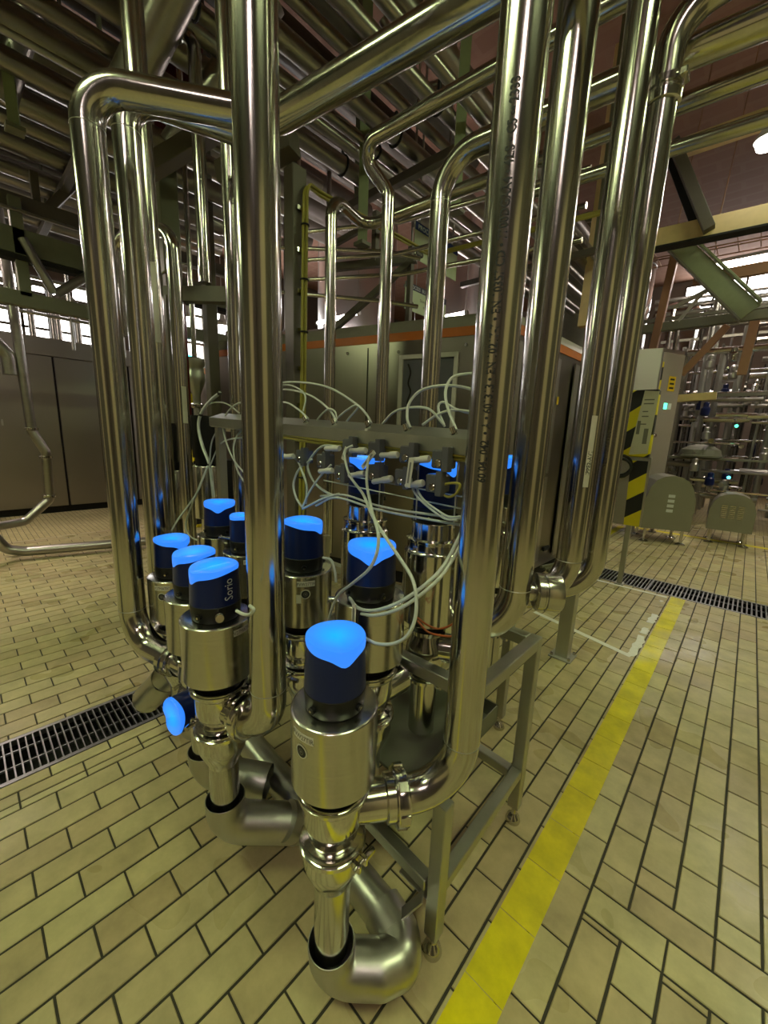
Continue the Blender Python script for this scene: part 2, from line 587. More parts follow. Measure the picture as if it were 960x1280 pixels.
fl = MB()
def slab(x0, x1, y0, y1):
    fl.box((x0, y0, -0.3), (x1, y1, GZ))
slab(X0, DRAIN_L[0], Y0, Y1)
slab(DRAIN_L[0], DRAIN_L[1], Y0, DRAIN_L[2])
slab(DRAIN_L[0], DRAIN_L[1], DRAIN_L[3], Y1)
slab(DRAIN_L[1], DRAIN_R[0], Y0, Y1)
slab(DRAIN_R[0], X1, Y0, DRAIN_R[2])
slab(DRAIN_R[0], X1, DRAIN_R[3], Y1)
floor = obj('floor', fl, 'grout', label='yellow beige clinker tile floor in running bond', kind='structure', origin=(0, 0, 0))

# --- clinker tiles: list every tile of the paved field
tiles = []          # (x0, x1, y0, y1)
def in_drain(x0, x1, y0, y1):
    for (a, b, c, d) in (DRAIN_L, DRAIN_R):
        if x1 > a + 1e-4 and x0 < b - 1e-4 and y1 > c + 1e-4 and y0 < d - 1e-4:
            return (a, b, c, d)
    return None
def put(x0, x1, y0, y1):
    d = in_drain(x0, x1, y0, y1)
    if d is None:
        if x1 - x0 > .02 and y1 - y0 > .02:
            tiles.append((x0, x1, y0, y1))
        return
    a, b, c, e = d
    if x0 < a: put(x0, a, y0, y1)
    elif x1 > b: put(b, x1, y0, y1)
    elif y0 < c: put(x0, x1, y0, c)
    elif y1 > e: put(x0, x1, e, y1)
FX0, FX1, FY0, FY1 = -7.0, 1.3, -1.2, 10.0
HB = (1.295, 1.525)     # header band right of the yellow line
k0 = int(math.floor((FX0 + .0605) / TP)); k1 = int(math.ceil((FX1 + .0605) / TP))
for k in range(k0, k1):
    xa = -0.0605 + k * TP; xb = xa + TP
    spans = [(xa, xb)]
    if k == -18:
        spans = [(xa, xa + 0.07), (xa + 0.07, xb)]
    ph = 0.12 if k % 2 else 0.005
    for xa_, xb_ in spans:
        n0 = int(math.floor((FY0 - ph) / TL)); n1 = int(math.ceil((FY1 - ph) / TL))
        for n in range(n0, n1):
            ya = ph + n * TL; yb = ya + TL
            if xa > -0.19:
                if ya < HB[0] < yb: 
                    put(xa_, xb_, ya, HB[0]); 
                    if yb > HB[1]: put(xa_, xb_, HB[1], yb)
                    continue
                if ya < HB[1] < yb: put(xa_, xb_, HB[1], yb); continue
                if ya >= HB[0] and yb <= HB[1]: continue
            put(xa_, xb_, ya, yb)
for row in range(2):
    ya = HB[0] + row * (HB[1] - HB[0]) / 2
    x = -0.175 - (0 if row else .0)
    off = 0.0 if row == 0 else -0.1145
    x = -0.175 + (0.0 if row == 0 else 0.1145)
    if row: put(-0.175, x, ya, ya + .115)
    while x < FX1:
        put(x, x + 2 * TP, ya, ya + .115); x += 2 * TP

JW = 0.0044
def tile_verts(w, l, dz=0.0):
    b = 0.0022
    x, y = w / 2 - (JW if w < l else JW * .75), l / 2 - (JW * .75 if w < l else JW)
    v = [(-x, -y, GZ - .004), (x, -y, GZ - .004), (x, y, GZ - .004), (-x, y, GZ - .004),
         (-x, -y, -b), (x, -y, -b), (x, y, -b), (-x, y, -b),
         (-x + b, -y + b, 0), (x - b, -y + b, 0), (x - b, y - b, 0), (-x + b, y - b, 0)]
    f = [(0, 1, 5, 4), (1, 2, 6, 5), (2, 3, 7, 6), (3, 0, 4, 7), (4, 5, 9, 8), (5, 6, 10, 9), (6, 7, 11, 10), (7, 4, 8, 11), (8, 9, 10, 11)]
    return v, f
_tm = {}
def tile_mesh(w, l):
    key = (round(w, 4), round(l, 4))
    if key not in _tm:
        v, f = tile_verts(w, l)
        me = bpy.data.meshes.new('tile')
        me.from_pydata(v, [], f)
        me.materials.append(MT['tile'])
        _tm[key] = me
    return _tm[key]
# the 300 tiles that show largest: in the view cone, nearest to the camera
cpos = Vector((0, 0, 1.6))
def score(t):
    c = Vector(((t[0] + t[1]) / 2, (t[2] + t[3]) / 2, 0)) - cpos
    d = c.dot(_fwd)
    if d < .2: return -1
    u = c.dot(_right) / d * 490; v = c.dot(_down) / d * 490
    if abs(u) > 500 or abs(v) > 660: return -1
    # hidden under the manifold
    x = (t[0] + t[1]) / 2; y = (t[2] + t[3]) / 2
    return (t[1] - t[0]) * (t[3] - t[2]) / d ** 3
order = sorted(range(len(tiles)), key=lambda i: -score(tiles[i]))
rt = random.Random(3)
for i in order[:300]:
    t = tiles[i]
    o = bpy.data.objects.new('tile', tile_mesh(t[1] - t[0], t[3] - t[2]))
    COL.objects.link(o)
    o.parent = floor
    o.location = ((t[0] + t[1]) / 2, (t[2] + t[3]) / 2, rt.uniform(-.0009, .0004))
rest = MB()
for i in order[300:]:
    t = tiles[i]
    v, f = tile_verts(t[1] - t[0], t[3] - t[2])
    cx, cy, dz = (t[0] + t[1]) / 2, (t[2] + t[3]) / 2, rt.uniform(-.0009, .0004)
    rest.add([(a + cx, b + cy, c + dz) for a, b, c in v], f)
obj('tile_field', rest, 'tile', root=floor, kind='stuff', label='remaining clinker tiles of the floor')
# beyond the paved field the joints are too fine to tell apart
far = MB()
for (x0, x1, y0, y1) in ((X0, FX0, Y0, Y1), (FX0, X1, FY1, Y1), (FX1, X1, Y0, DRAIN_R[2]), (FX1, X1, DRAIN_R[3], FY1), (FX0, FX1, Y0, FY0)):
    if y1 - y0 > .3 and x0 < -2.6 and x1 > -2.1 and y0 < DRAIN_L[2]:
        far.box((x0, y0, GZ - .004), (-2.6, y1, -.001)); far.box((-2.1, y0, GZ - .004), (x1, y1, -.001))
    else:
        far.box((x0, y0, GZ - .004), (x1, y1, -.001))
mfar = brick_material('distant_tiles', srgb(184, 170, 124), srgb(196, 182, 134), srgb(84, 78, 58), 4.3)
mfar.node_tree.nodes['Brick Texture'].inputs['Mortar Size'].default_value = 0.012
obj('tile_surface', far, mfar, root=floor, kind='stuff', label='distant clinker tiles of the floor')

# painted line and worn tape on the tiles
m = MB()
rl = random.Random(11)
y = -1.2
while y < 5.05:      # painted tile by tile, the joints show through
    L = TL if y > 0 else TL
    m.box((-0.388, y + .0015, -.002), (-0.266, min(5.05, y + L) - .0015, .0012))
    y += L
obj('floor_marking', m, 'yellow_paint', kind='structure', label='yellow painted guide line running along the tiles to the far drain', origin=(0, 0, 0))
m = MB()
m.bar((-1.27, 3.55, .0006), (-0.43, 3.33, .0006), .05, .0014)
m.bar((-1.55, 4.97, .0006), (-0.42, 4.985, .0006), .045, .0014)
def torn(x0, x1, y0, y1, seed):
    r = random.Random(seed); n = 9; L = []; R_ = []
    for i in range(n):
        yy = y0 + (y1 - y0) * i / (n - 1)
        L.append((x0 + r.uniform(0, .018), yy)); R_.append((x1 - r.uniform(0, .024), yy))
    poly = L + R_[::-1]
    vs = [(a, b, .0014) for a, b in poly] + [(a, b, -.001) for a, b in poly]
    N = len(poly)
    fs = [tuple(range(N))[::-1]] + [(i, (i + 1) % N, N + (i + 1) % N, N + i) for i in range(N)]
    m.add(vs, fs)
torn(-0.47, -0.395, 3.34, 3.78, 1); torn(-0.475, -0.40, 3.83, 3.98, 2); torn(-0.47, -0.395, 4.12, 4.38, 3)
torn(-0.47, -0.42, 4.78, 4.84, 5)
obj('floor_marking', m, 'white_tape', kind='structure', label='worn white tape rectangle beside the yellow line, torn near the drain', origin=(0, 0, 0))
m = MB()
m.box((-1.5, 8.75, -.001), (1.2, 8.87, .0012)); m.box((-1.7, 5.9, -.001), (-1.6, 8.7, .0012))
obj('floor_marking', m, 'yellow_paint', kind='structure', label='faded yellow line crossing before the grey pump covers', origin=(0, 0, 0))

# walls, ceiling, windows
def wall(name, lo, hi, mat, label):
    mb = MB(); mb.box(lo, hi)
    return obj(name, mb, mat, kind='structure', label=label)
wall('wall_left', (X0 - .2, Y0, -.3), (X0, Y1, ZC), 'wall_dark', 'dim hall wall far behind the long grey cabinet')
wall('wall_far', (X0 - .2, Y1, -.3), (X1 + .2, Y1 + .2, ZC), 'wall_far', 'far plastered wall behind the tanks and skid')
wall('wall_right', (X1, Y0, -.3), (X1 + .2, Y1, ZC), 'wall_dark', 'dim hall wall on the walkway side')
wall('wall_near', (X0 - .2, Y0 - .2, -.3), (X1 + .2, Y0, ZC), 'wall_dark', 'dim wall behind the viewer')
for n_, (lo, hi, lab) in enumerate((((X1 - .06, -1.6, 0), (X1, 0.6, 4.4), 'tall cream panel added on the walkway side wall for pipe reflections'), ((X1 - .06, 3.4, 0), (X1, 4.4, 3.6), 'narrow cream panel added further along the walkway side wall for pipe reflections'), ((-.6, Y0, 0), (1.2, Y0 + .06, 4.2), 'wide cream panel added behind the viewer for pipe reflections'), ((-5.2, Y0, 0), (-4.4, Y0 + .06, 3.4), 'narrow cream panel added behind the viewer for pipe reflections'))):
    wall('door_%d' % (n_ + 1), lo, hi, 'reflector_cream', lab)  # unseen cream panels added as reflectors, giving the steel pipes bright streaks
cl = MB(); cl.box((X0 - .2, Y0 - .2, ZC), (X1 + .2, Y1 + .2, ZC + .3))
obj('ceiling', cl, 'ceiling', kind='structure', label='red brown brick vault above the pipes', origin=(0, 0, ZC))

def window(n, axis, pos, a0, a1, z0, z1, cols, rows, label):
    """glazed opening with frame bars on a wall; axis 'x' = wall across x at x=pos"""
    w = MB(); fr = .06
    def bx(p0, p1, q0, q1, d0, d1, mb):
        if axis == 'x': mb.box((d0, p0, q0), (d1, p1, q1))
        else: mb.box((p0, d0, q0), (p1, d1, q1))
    s = 1 if axis == 'x' else -1
    d0, d1 = (pos, pos + .08) if axis == 'x' else (pos - .08, pos)
    for i in range(cols + 1):
        p = a0 + (a1 - a0) * i / cols
        bx(p - fr / 2, p + fr / 2, z0, z1, d0, d1, w)
    for j in range(rows + 1):
        q = z0 + (z1 - z0) * j / rows
        bx(a0, a1, q - fr / 2, q + fr / 2, d0, d1, w)
    o = obj('window_%d' % n, w, 'greypaint', kind='structure', label=label)
    for i in range(cols):
        for j in range(rows):
            g = MB()
            bx(a0 + (a1 - a0) * i / cols + fr / 2, a0 + (a1 - a0) * (i + 1) / cols - fr / 2,
               z0 + (z1 - z0) * j / rows + fr / 2, z0 + (z1 - z0) * (j + 1) / rows - fr / 2,
               (pos + .02) if axis == 'x' else (pos - .04), (pos + .04) if axis == 'x' else (pos - .02), g)
            obj('pane', g, 'daylight', root=o)
window(1, 'y', Y1, -2.6, 1.4, 5.6, 7.0, 5, 2, 'bright daylit window high in the far wall over the pipe skid')
window(2, 'x', X0, -0.6, 3.6, 3.5, 5.2, 8, 4, 'daylit window row behind the long grey cabinet')
window(3, 'x', X0, 4.4, 8.4, 3.0, 6.2, 5, 4, 'tall daylit window behind the silver tanks')

# --- lamps
for (x, y, z, lx, ly, colr, st, lab) in LAMPS:
    r = thing('ceiling_lamp', (x, y, z), lab, 'lamp')
    h = MB(); h.box((x - lx / 2 - .03, y - ly / 2 - .03, z + .02), (x + lx / 2 + .03, y + ly / 2 + .03, z + .09), .01)
    obj('housing', h, 'white_plastic', root=r)
    d = MB(); d.box((x - lx / 2, y - ly / 2, z), (x + lx / 2, y + ly / 2, z + .0215))
    obj('diffuser', d, emit('lamp_diffuser', colr, st), root=r)
    c = MB()
    for sx in (-.4, .4):
        c.cyl((x + lx * sx, y + ly * sx, z + .085), (x + lx * sx, y + ly * sx, 4.25 if (x < -2.2 and y < 2.6) else ZC), .006, 6)
    obj('hanger_wire', c, 'satin', root=r)
def dome_lamp(x, y, z, r_, label):
    r = thing('dome_lamp', (x, y, z), label, 'lamp')
    a = MB(); a.lathe([(r_, 0), (r_ * .95, .03), (r_ * .6, .12), (.06, .18), (.05, .3)], (x, y, z), seg=24)
    obj('shade', a, 'white_plastic', root=r)
    b = MB(); b.lathe([(r_ * .3, -.10), (r_ * .75, -.07), (r_ * .93, -.002)], (x, y, z), seg=24)
    obj('bulb', b, 'hot', root=r)
    c = MB(); c.cyl((x, y, z + .29), (x, y, ZC), .01, 8)
    obj('hanger_rod', c, 'satin', root=r)
def added_tube_lamp(x, y, z, L, label):
    r = thing('added_tube_lamp', (x, y, z), label, 'lamp')
    a = MB(); a.cyl((x - L / 2, y, z), (x + L / 2, y, z), .035, 12); obj('tube', a, 'added_tube_glow', root=r)
    a = MB(); a.cyl((x - L / 2 - .05, y, z), (x - L / 2, y, z), .045, 12); obj('end_cap', a, 'white_plastic', root=r)
    a = MB(); a.cyl((x + L / 2, y, z), (x + L / 2 + .05, y, z), .045, 12); obj('end_cap', a, 'white_plastic', root=r)
    a = MB()
    for s in (-1, 1): a.cyl((x + s * L / 2, y, z), (x + s * L / 2, y, ZC), .006, 6)
    obj('hanger_wire', a, 'satin', root=r)
added_tube_lamp(-4.9, 6.7, 3.85, 1.2, 'added pinkish tube lamp hidden behind the steel machine to brighten the tanks')  # tube lamps added to brighten the tanks, kept hidden behind the machine
added_tube_lamp(-7.0, 5.9, 4.0, 1.3, 'added pinkish tube lamp hidden behind the machine to brighten the wide tank')
dome_lamp(-0.42, 6.62, 5.0, .14, 'round bright dome lamp hanging below the upper tan beam')
dome_lamp(-9.86, 4.72, 4.0, .17, 'bright dome lamp glowing far left beside the steel column')
dome_lamp(-10.0, 3.97, 4.05, .10, 'smaller glaring dome lamp far left behind the thin pipes')

# ================================================================== DRAINS
r = thing('floor_drain', (-2.365, 0.6, -.02), 'long steel grate drain crossing the tiles on the left', 'drain')
m = MB()
x0, x1, y0, y1 = DRAIN_L
m.box((x0, y0, -.03), (x0 + .022, y1, .001)); m.box((x1 - .022, y0, -.03), (x1, y1, .001))
obj('frame', m, 'galv', root=r)
m = MB(); m.box((x0, y0, -.18), (x1, y1, -.14)); m.box((x0, y0, -.15), (x0 + .008, y1, -.03)); m.box((x1 - .008, y0, -.15), (x1, y1, -.03))
obj('channel', m, 'dark', root=r)
m = MB()
for q in (.33, .67):
    xx = x0 + (x1 - x0) * q
    m.box((xx - .003, y0, -.012), (xx + .003, y1, -.001))
obj('long_rod', m, 'galv', root=r)
bm_ = MB(); bm_.box((-.148, -.0035, -.025), (.148, .0035, 0), .001)
bar_me = make_mesh('bar', bm_, 'galv', (0, 0, 0))
for i in range(110):
    o = bpy.data.objects.new('bar', bar_me); COL.objects.link(o)
    o.parent = r
    o.location = (0, -.42 - .6 + i * .0285, .02)
r = thing('floor_drain', (0.3, 5.31, -.02), 'far dark grate drain crossing behind the end of the yellow line', 'drain')
x0, x1, y0, y1 = DRAIN_R
m = MB(); m.box((x0, y0, -.03), (x1, y0 + .03, .001)); m.box((x0, y1 - .03, -.03), (x1, y1, .001))
for xx in (-0.62, .6): m.box((xx - .012, y0, -.03), (xx + .012, y1, .0008))
obj('frame', m, 'galv', root=r)
m = MB(); m.box((x0, y0, -.18), (x1, y1, -.14)); m.box((x0, y0, -.15), (x1, y0 + .008, -.03)); m.box((x0, y1 - .008, -.15), (x1, y1, -.03))
obj('channel', m, 'dark', root=r)
m = MB(); m.box((x0, (y0 + y1) / 2 - .004, -.014), (x1, (y0 + y1) / 2 + .004, -.002))
obj('long_rod', m, 'galv', root=r)
m = MB()
for i in range(150):
    xx = x0 + .02 + i * .036
    if xx < x1 - .02: m.box((xx - .006, y0 + .03, -.025), (xx + .006, y1 - .03, 0))
obj('grate_bars', m, 'galv', root=r, kind='stuff')

# hose centre lines in metres
HOSES=[
('white air hose arching highest from the middle rail fitting to the centre pipe',0.0042,'hose',[(-0.963,0.97,1.634),(-1.011,0.992,1.665),(-1.093,1.013,1.706),(-1.258,1.035,1.768),(-1.428,1.057,1.8),(-1.642,1.078,1.818),(-1.87,1.1,1.81)]),
('white air hose curving from the second fitting of the rail towards the centre pipe',0.004,'hose',[(-1.144,0.97,1.638),(-1.233,1.002,1.688),(-1.399,1.035,1.748),(-1.626,1.068,1.784),(-1.871,1.1,1.786)]),
('short white air hose rising from the first fitting beside the centre pipe',0.004,'hose',[(-1.319,0.97,1.648),(-1.421,0.997,1.685),(-1.56,1.023,1.721),(-1.751,1.05,1.721)]),
('thin white hose making a small loop over the rail beside the centre pipe',0.0035,'hose',[(-1.395,1.0,1.68),(-1.413,1.025,1.737),(-1.488,1.05,1.776),(-1.637,1.075,1.806),(-1.832,1.1,1.792)]),
('tiny white hose loop standing up between the first two rail fittings',0.0035,'hose',[(-1.162,0.985,1.647),(-1.176,0.988,1.674),(-1.213,0.991,1.687),(-1.255,0.994,1.672),(-1.289,0.997,1.651),(-1.314,1.0,1.629)]),
('white hose bending like a hook behind the third rail fitting',0.0035,'hose',[(-1.18,1.0,1.651),(-1.135,1.004,1.678),(-1.087,1.008,1.699),(-1.079,1.012,1.689),(-1.13,1.016,1.652),(-1.161,1.02,1.625)]),
('white air hose rising from the fourth fitting and arching right over the rail',0.0045,'hose',[(-0.792,0.97,1.621),(-0.822,0.988,1.654),(-0.832,1.007,1.7),(-0.805,1.025,1.738),(-0.747,1.043,1.753),(-0.681,1.062,1.75),(-0.622,1.08,1.733)]),
('white air hose making the tallest arch beside the lettered pipe',0.0045,'hose',[(-0.624,0.97,1.618),(-0.669,0.988,1.679),(-0.695,1.007,1.727),(-0.695,1.025,1.764),(-0.68,1.043,1.78),(-0.637,1.062,1.784),(-0.61,1.08,1.773)]),
('bluish white hose in a low arch over the right half of the rail',0.004,'hose',[(-0.94,1.0,1.633),(-0.898,1.004,1.67),(-0.844,1.008,1.685),(-0.759,1.012,1.682),(-0.709,1.016,1.642),(-0.698,1.02,1.629)]),
('white hose rising gently to the lettered pipe over the right end of the rail',0.004,'hose',[(-0.769,1.0,1.632),(-0.725,1.02,1.666),(-0.679,1.04,1.679),(-0.618,1.06,1.672)]),
('white hose kinked into a narrow upright loop over the right end of the rail',0.004,'hose',[(-0.701,1.02,1.634),(-0.728,1.028,1.67),(-0.737,1.036,1.695),(-0.723,1.044,1.703),(-0.687,1.052,1.684),(-0.631,1.06,1.669)]),
('long white hose hanging from a tagged plug down to the front blue control head',0.0042,'hose',[(-0.978,0.9,1.558),(-0.991,0.88,1.544),(-0.972,0.86,1.519),(-0.923,0.84,1.465),(-0.82,0.8,1.423),(-0.725,0.74,1.388),(-0.645,0.7,1.359),(-0.572,0.68,1.318),(-0.52,0.67,1.281),(-0.497,0.66,1.241),(-0.491,0.65,1.194),(-0.504,0.64,1.154),(-0.543,0.64,1.12),(-0.594,0.64,1.099),(-0.634,0.635,1.101)]),
('grey hose hanging in front of the glowing lens of the middle control head',0.0042,'hose',[(-0.88,0.9,1.537),(-0.881,0.88,1.525),(-0.847,0.84,1.457),(-0.77,0.78,1.408),(-0.694,0.72,1.382),(-0.649,0.69,1.353),(-0.643,0.68,1.308),(-0.669,0.68,1.259),(-0.738,0.69,1.199),(-0.805,0.7,1.143),(-0.839,0.7,1.081),(-0.873,0.71,0.994)]),
('upper pale blue hose of the pair sweeping down to the middle actuator',0.0048,'hose',[(-0.514,0.93,1.49),(-0.512,0.89,1.409),(-0.513,0.84,1.342),(-0.512,0.8,1.3),(-0.517,0.76,1.267),(-0.549,0.73,1.224),(-0.599,0.71,1.179),(-0.668,0.705,1.139),(-0.735,0.71,1.121),(-0.798,0.735,1.124)]),
('lower pale blue hose of the pair sweeping down to the middle actuator',0.0048,'hose',[(-0.508,0.93,1.478),(-0.506,0.89,1.398),(-0.503,0.84,1.334),(-0.504,0.8,1.292),(-0.509,0.76,1.259),(-0.539,0.73,1.216),(-0.589,0.71,1.169),(-0.656,0.7,1.131),(-0.721,0.71,1.109)]),
('upper blue tinted hose of the bundle strung below the plug blocks',0.004,'hose',[(-1.187,0.93,1.357),(-1.048,0.93,1.379),(-0.911,0.93,1.367),(-0.803,0.93,1.365),(-0.696,0.93,1.37),(-0.565,0.93,1.378)]),
('lower blue tinted hose of the bundle strung below the plug blocks',0.004,'hose',[(-1.202,0.92,1.318),(-1.084,0.92,1.366),(-0.901,0.92,1.356),(-0.793,0.92,1.355),(-0.688,0.92,1.358),(-0.558,0.92,1.362)]),
('pair of thin hoses drooping from the tagged plug to the right actuator, left one',0.0034,'hose',[(-0.738,0.92,1.472),(-0.727,0.916,1.444),(-0.701,0.912,1.419),(-0.652,0.908,1.394),(-0.598,0.904,1.375),(-0.554,0.9,1.379)]),
('pair of thin hoses drooping from the lowest plug to the right actuator, right one',0.0034,'hose',[(-0.717,0.92,1.469),(-0.709,0.916,1.442),(-0.683,0.912,1.417),(-0.635,0.908,1.396),(-0.585,0.904,1.382),(-0.545,0.9,1.39)]),
('black tipped thick white conduit rising left of the centre pipe',0.009,'hose',[(-2.148,1.0,1.784),(-2.265,0.993,1.74),(-2.373,0.986,1.673),(-2.399,0.979,1.597),(-2.339,0.971,1.494),(-2.241,0.964,1.395),(-2.203,0.957,1.304),(-2.174,0.95,1.213)]),
('blue grey hose running down left from the conduit to the far left head',0.0045,'hose',[(-2.184,0.93,1.392),(-2.182,0.868,1.255),(-2.191,0.805,1.163),(-2.144,0.742,1.117),(-2.06,0.68,1.084)]),
('white hose looping low behind the far left glowing heads to a silver fitting',0.0045,'hose',[(-2.203,0.93,1.373),(-2.369,0.916,1.17),(-2.468,0.902,1.023),(-2.41,0.888,0.964),(-2.203,0.874,0.969),(-1.82,0.86,1.05)]),
('white hose leaving the conduit in a high bend left of the centre pipe',0.004,'hose',[(-2.209,0.95,1.389),(-2.192,0.962,1.518),(-2.122,0.975,1.593),(-2.01,0.988,1.62),(-1.857,1.0,1.619)]),
('grey hose leaving the conduit in a lower bend to the centre pipe',0.004,'hose',[(-2.211,0.95,1.376),(-2.098,0.96,1.505),(-1.981,0.97,1.544),(-1.808,0.98,1.558)]),
('white hose curling in an S down the left side of the centre pipe',0.0042,'hose',[(-1.835,1.0,1.73),(-1.939,0.987,1.72),(-2.019,0.973,1.676),(-2.041,0.96,1.619),(-1.993,0.947,1.538),(-1.879,0.933,1.441),(-1.723,0.92,1.377)]),
('white hose hanging in a long bow close to the left of the centre pipe',0.0042,'hose',[(-1.842,1.0,1.611),(-1.909,0.983,1.582),(-1.93,0.967,1.541),(-1.918,0.95,1.478),(-1.85,0.933,1.396),(-1.739,0.917,1.334),(-1.677,0.9,1.271)]),
('white hose lying over the left end of the rail',0.004,'hose',[(-2.394,1.02,1.723),(-2.231,1.013,1.737),(-2.084,1.007,1.724),(-1.943,1.0,1.677)]),
('blue tinted hose curling in a big loop right of the centre pipe',0.0045,'hose',[(-1.095,0.93,1.55),(-1.178,0.93,1.546),(-1.246,0.93,1.5),(-1.269,0.93,1.46),(-1.226,0.93,1.405),(-1.154,0.93,1.377),(-1.078,0.93,1.366)]),
('blue tinted hose bowing out towards the half hidden head behind the centre pipe',0.0045,'hose',[(-1.241,0.93,1.494),(-1.315,0.923,1.45),(-1.344,0.915,1.387),(-1.316,0.908,1.335),(-1.263,0.9,1.305)]),
('white hose bending down from the plugs beside the centre pipe',0.0045,'hose',[(-1.44,0.93,1.5),(-1.337,0.923,1.488),(-1.283,0.915,1.441),(-1.244,0.908,1.386),(-1.241,0.9,1.321)]),
('blue lit hose slanting from a lower plug to the cable tie above the blue head',0.004,'hose',[(-1.113,0.92,1.483),(-1.166,0.907,1.432),(-1.208,0.893,1.373),(-1.235,0.88,1.311)]),
('blue lit hose rising right from the cable tie above the blue head',0.004,'hose',[(-1.235,0.88,1.305),(-1.196,0.897,1.328),(-1.15,0.913,1.354),(-1.078,0.93,1.38)]),
('yellow earth wire looping below the right end of the rail',0.0035,'yellow_cable',[(-0.634,0.93,1.464),(-0.597,0.93,1.473),(-0.574,0.93,1.471),(-0.584,0.93,1.445),(-0.61,0.93,1.432),(-0.635,0.93,1.443)]),
('orange wire curled round the base of the big right actuator',0.003,'orange_cable',[(-0.691,0.93,1.034),(-0.653,0.93,1.024),(-0.611,0.93,1.027),(-0.572,0.93,1.052),(-0.552,0.93,1.075)]),
('thin orange wire sagging below the big right actuator',0.003,'orange_cable',[(-0.687,0.925,1.027),(-0.648,0.925,1.006),(-0.606,0.925,1.01),(-0.556,0.925,1.025)]),
('short white hose plugged into the side of the lettered blue head',0.004,'hose',[(-0.862,0.42,1.161),(-0.83,0.42,1.164),(-0.798,0.42,1.175),(-0.779,0.42,1.194),(-0.797,0.42,1.197)]),
('white hose bending down the front of the half hidden blue head',0.0042,'hose',[(-0.942,0.75,1.208),(-0.898,0.747,1.21),(-0.875,0.743,1.18),(-0.866,0.74,1.15)]),
]

# ================================================================== VALVE MANIFOLD
def ring_profile(r, h0, h1, b=.003):
    return [(r - b, h0), (r, h0 + b), (r, h1 - b), (r - b, h1)]

def lens_wave(th, th0):
    d = th - th0
    d = math.atan2(math.sin(d), math.cos(d))
    return .017 * ((1 + math.cos(d)) / 2) ** 3 + .021 * math.exp(-(d / .36) ** 2) + .003 * (1 - math.cos(3 * d))

def control_head(root, base, axis, th0, r=.0725, h=.195, writing=None, names=True):
    """navy control head with a glowing lens whose rim dips to a pointed lip at th0"""
    base = Vector(base); ax = Vector(axis).normalized()
    ref = Vector((1, 0, 0)) if abs(ax.x) < .9 else Vector((0, 1, 0))
    if abs(ax.z) > .95:
        u, w = Vector((1, 0, 0)), Vector((0, 1, 0))
    else:
        u = ax.cross(Vector((0, 0, 1))).normalized(); w = ax.cross(u).normalized() * -1
        u = u * -1
    N = 48
    def P(rr, a, hh):
        return base + ax * hh + (u * math.cos(a) + w * math.sin(a)) * rr
    hb = .052                       # black base
    # base
    k = MB()
    k.lathe([(r * .96, 0), (r * 1.0, .004), (r * 1.02, .03), (r * 1.04, .05), (r * 1.02, hb)], base, ax, N)
    for q in range(4):
        a = th0 + .5 + q * PI / 2
        k.cyl(P(r * .9, a, .022), P(r * 1.12, a, .022), .009, 12)
    b = obj('head_base', k, 'black', root=root)
    k = MB()
    for q in range(4):
        a = th0 + .5 + q * PI / 2
        k.cyl(P(r * 1.12, a, .022), P(r * 1.15, a, .022), .004, 10)
    obj('screw', k, 'polished', root=b)
    # shell
    def rim(a): return h - .012 - lens_wave(a, th0)
    k = MB(); vs, fs = [], []
    for j in range(6):
        f = j / 5
        for i in range(N):
            a = 2 * PI * i / N
            top = rim(a)
            vs.append(P(r * (1.03 - .05 * f), a, hb + (top - hb) * f))
    for j in range(5):
        for i in range(N):
            fs.append((j * N + i, j * N + (i + 1) % N, (j + 1) * N + (i + 1) % N, (j + 1) * N + i))
    k.add(vs, fs, True)
    sh = obj('cap_shell', k, 'blue_cap', root=root)
    # lens
    k = MB(); vs, fs = [], []
    rows = [(.985, 0.0, 0), (.992, .25, 0), (.985, .8, 0), (.95, 1.0, .000), (.80, 1.0, .001), (.5, 1.0, -.003), (.2, 1.0, -.006)]
    for (rr, f, dz) in rows:
        for i in range(N):
            a = 2 * PI * i / N
            lo = rim(a); hi = h - .35 * lens_wave(a, th0)
            vs.append(P(r * rr, a, (lo + (hi - lo) * f if rr > .7 else h - (.35 * lens_wave(a, th0)) * rr) + dz))
    R_ = len(rows)
    for j in range(R_ - 1):
        for i in range(N):
            fs.append((j * N + i, j * N + (i + 1) % N, (j + 1) * N + (i + 1) % N, (j + 1) * N + i))
    fs.append(tuple((R_ - 1) * N + i for i in range(N)))
    k.add(vs, fs, True)
    obj('lens', k, 'lens', root=root, label='glowing blue lens', origin=tuple(base + ax * (h - .004)))
    if writing is not None:
        k = MB()
        text_on_cylinder(k, 'Sorio', .040, base, r * 1.022, writing, base.z + .068, True, .80)
        obj('writing', k, 'whiteink', root=sh, label='white lettering running up the cap')
    return hb

def clamp_ring(root, c, axis, r, h, bolt_dir):
    k = MB(); c = Vector(c); ax = Vector(axis).normalized()
    k.lathe([(r - .008, -h / 2), (r, -h * .25), (r, h * .25), (r - .008, h / 2)], c, ax, 36)
    o = obj('clamp', k, 'polished', root=root)
    d = Vector(bolt_dir).normalized()
    t = ax.cross(d).normalized()
    k = MB()
    k.obox(c + d * (r + .010) + t * .012, d, t, ax, .014, .005, h * .55, .002)
    k.obox(c + d * (r + .010) - t * .012, d, t, ax, .014, .005, h * .55, .002)
    k.cyl(c + d * (r + .013) - t * .026, c + d * (r + .013) + t * .030, .0045, 10)
    k.cyl(c + d * (r + .013) + t * .020, c + d * (r + .013) + t * .048, .0085, 6)
    obj('bolt', k, 'polished', root=o)

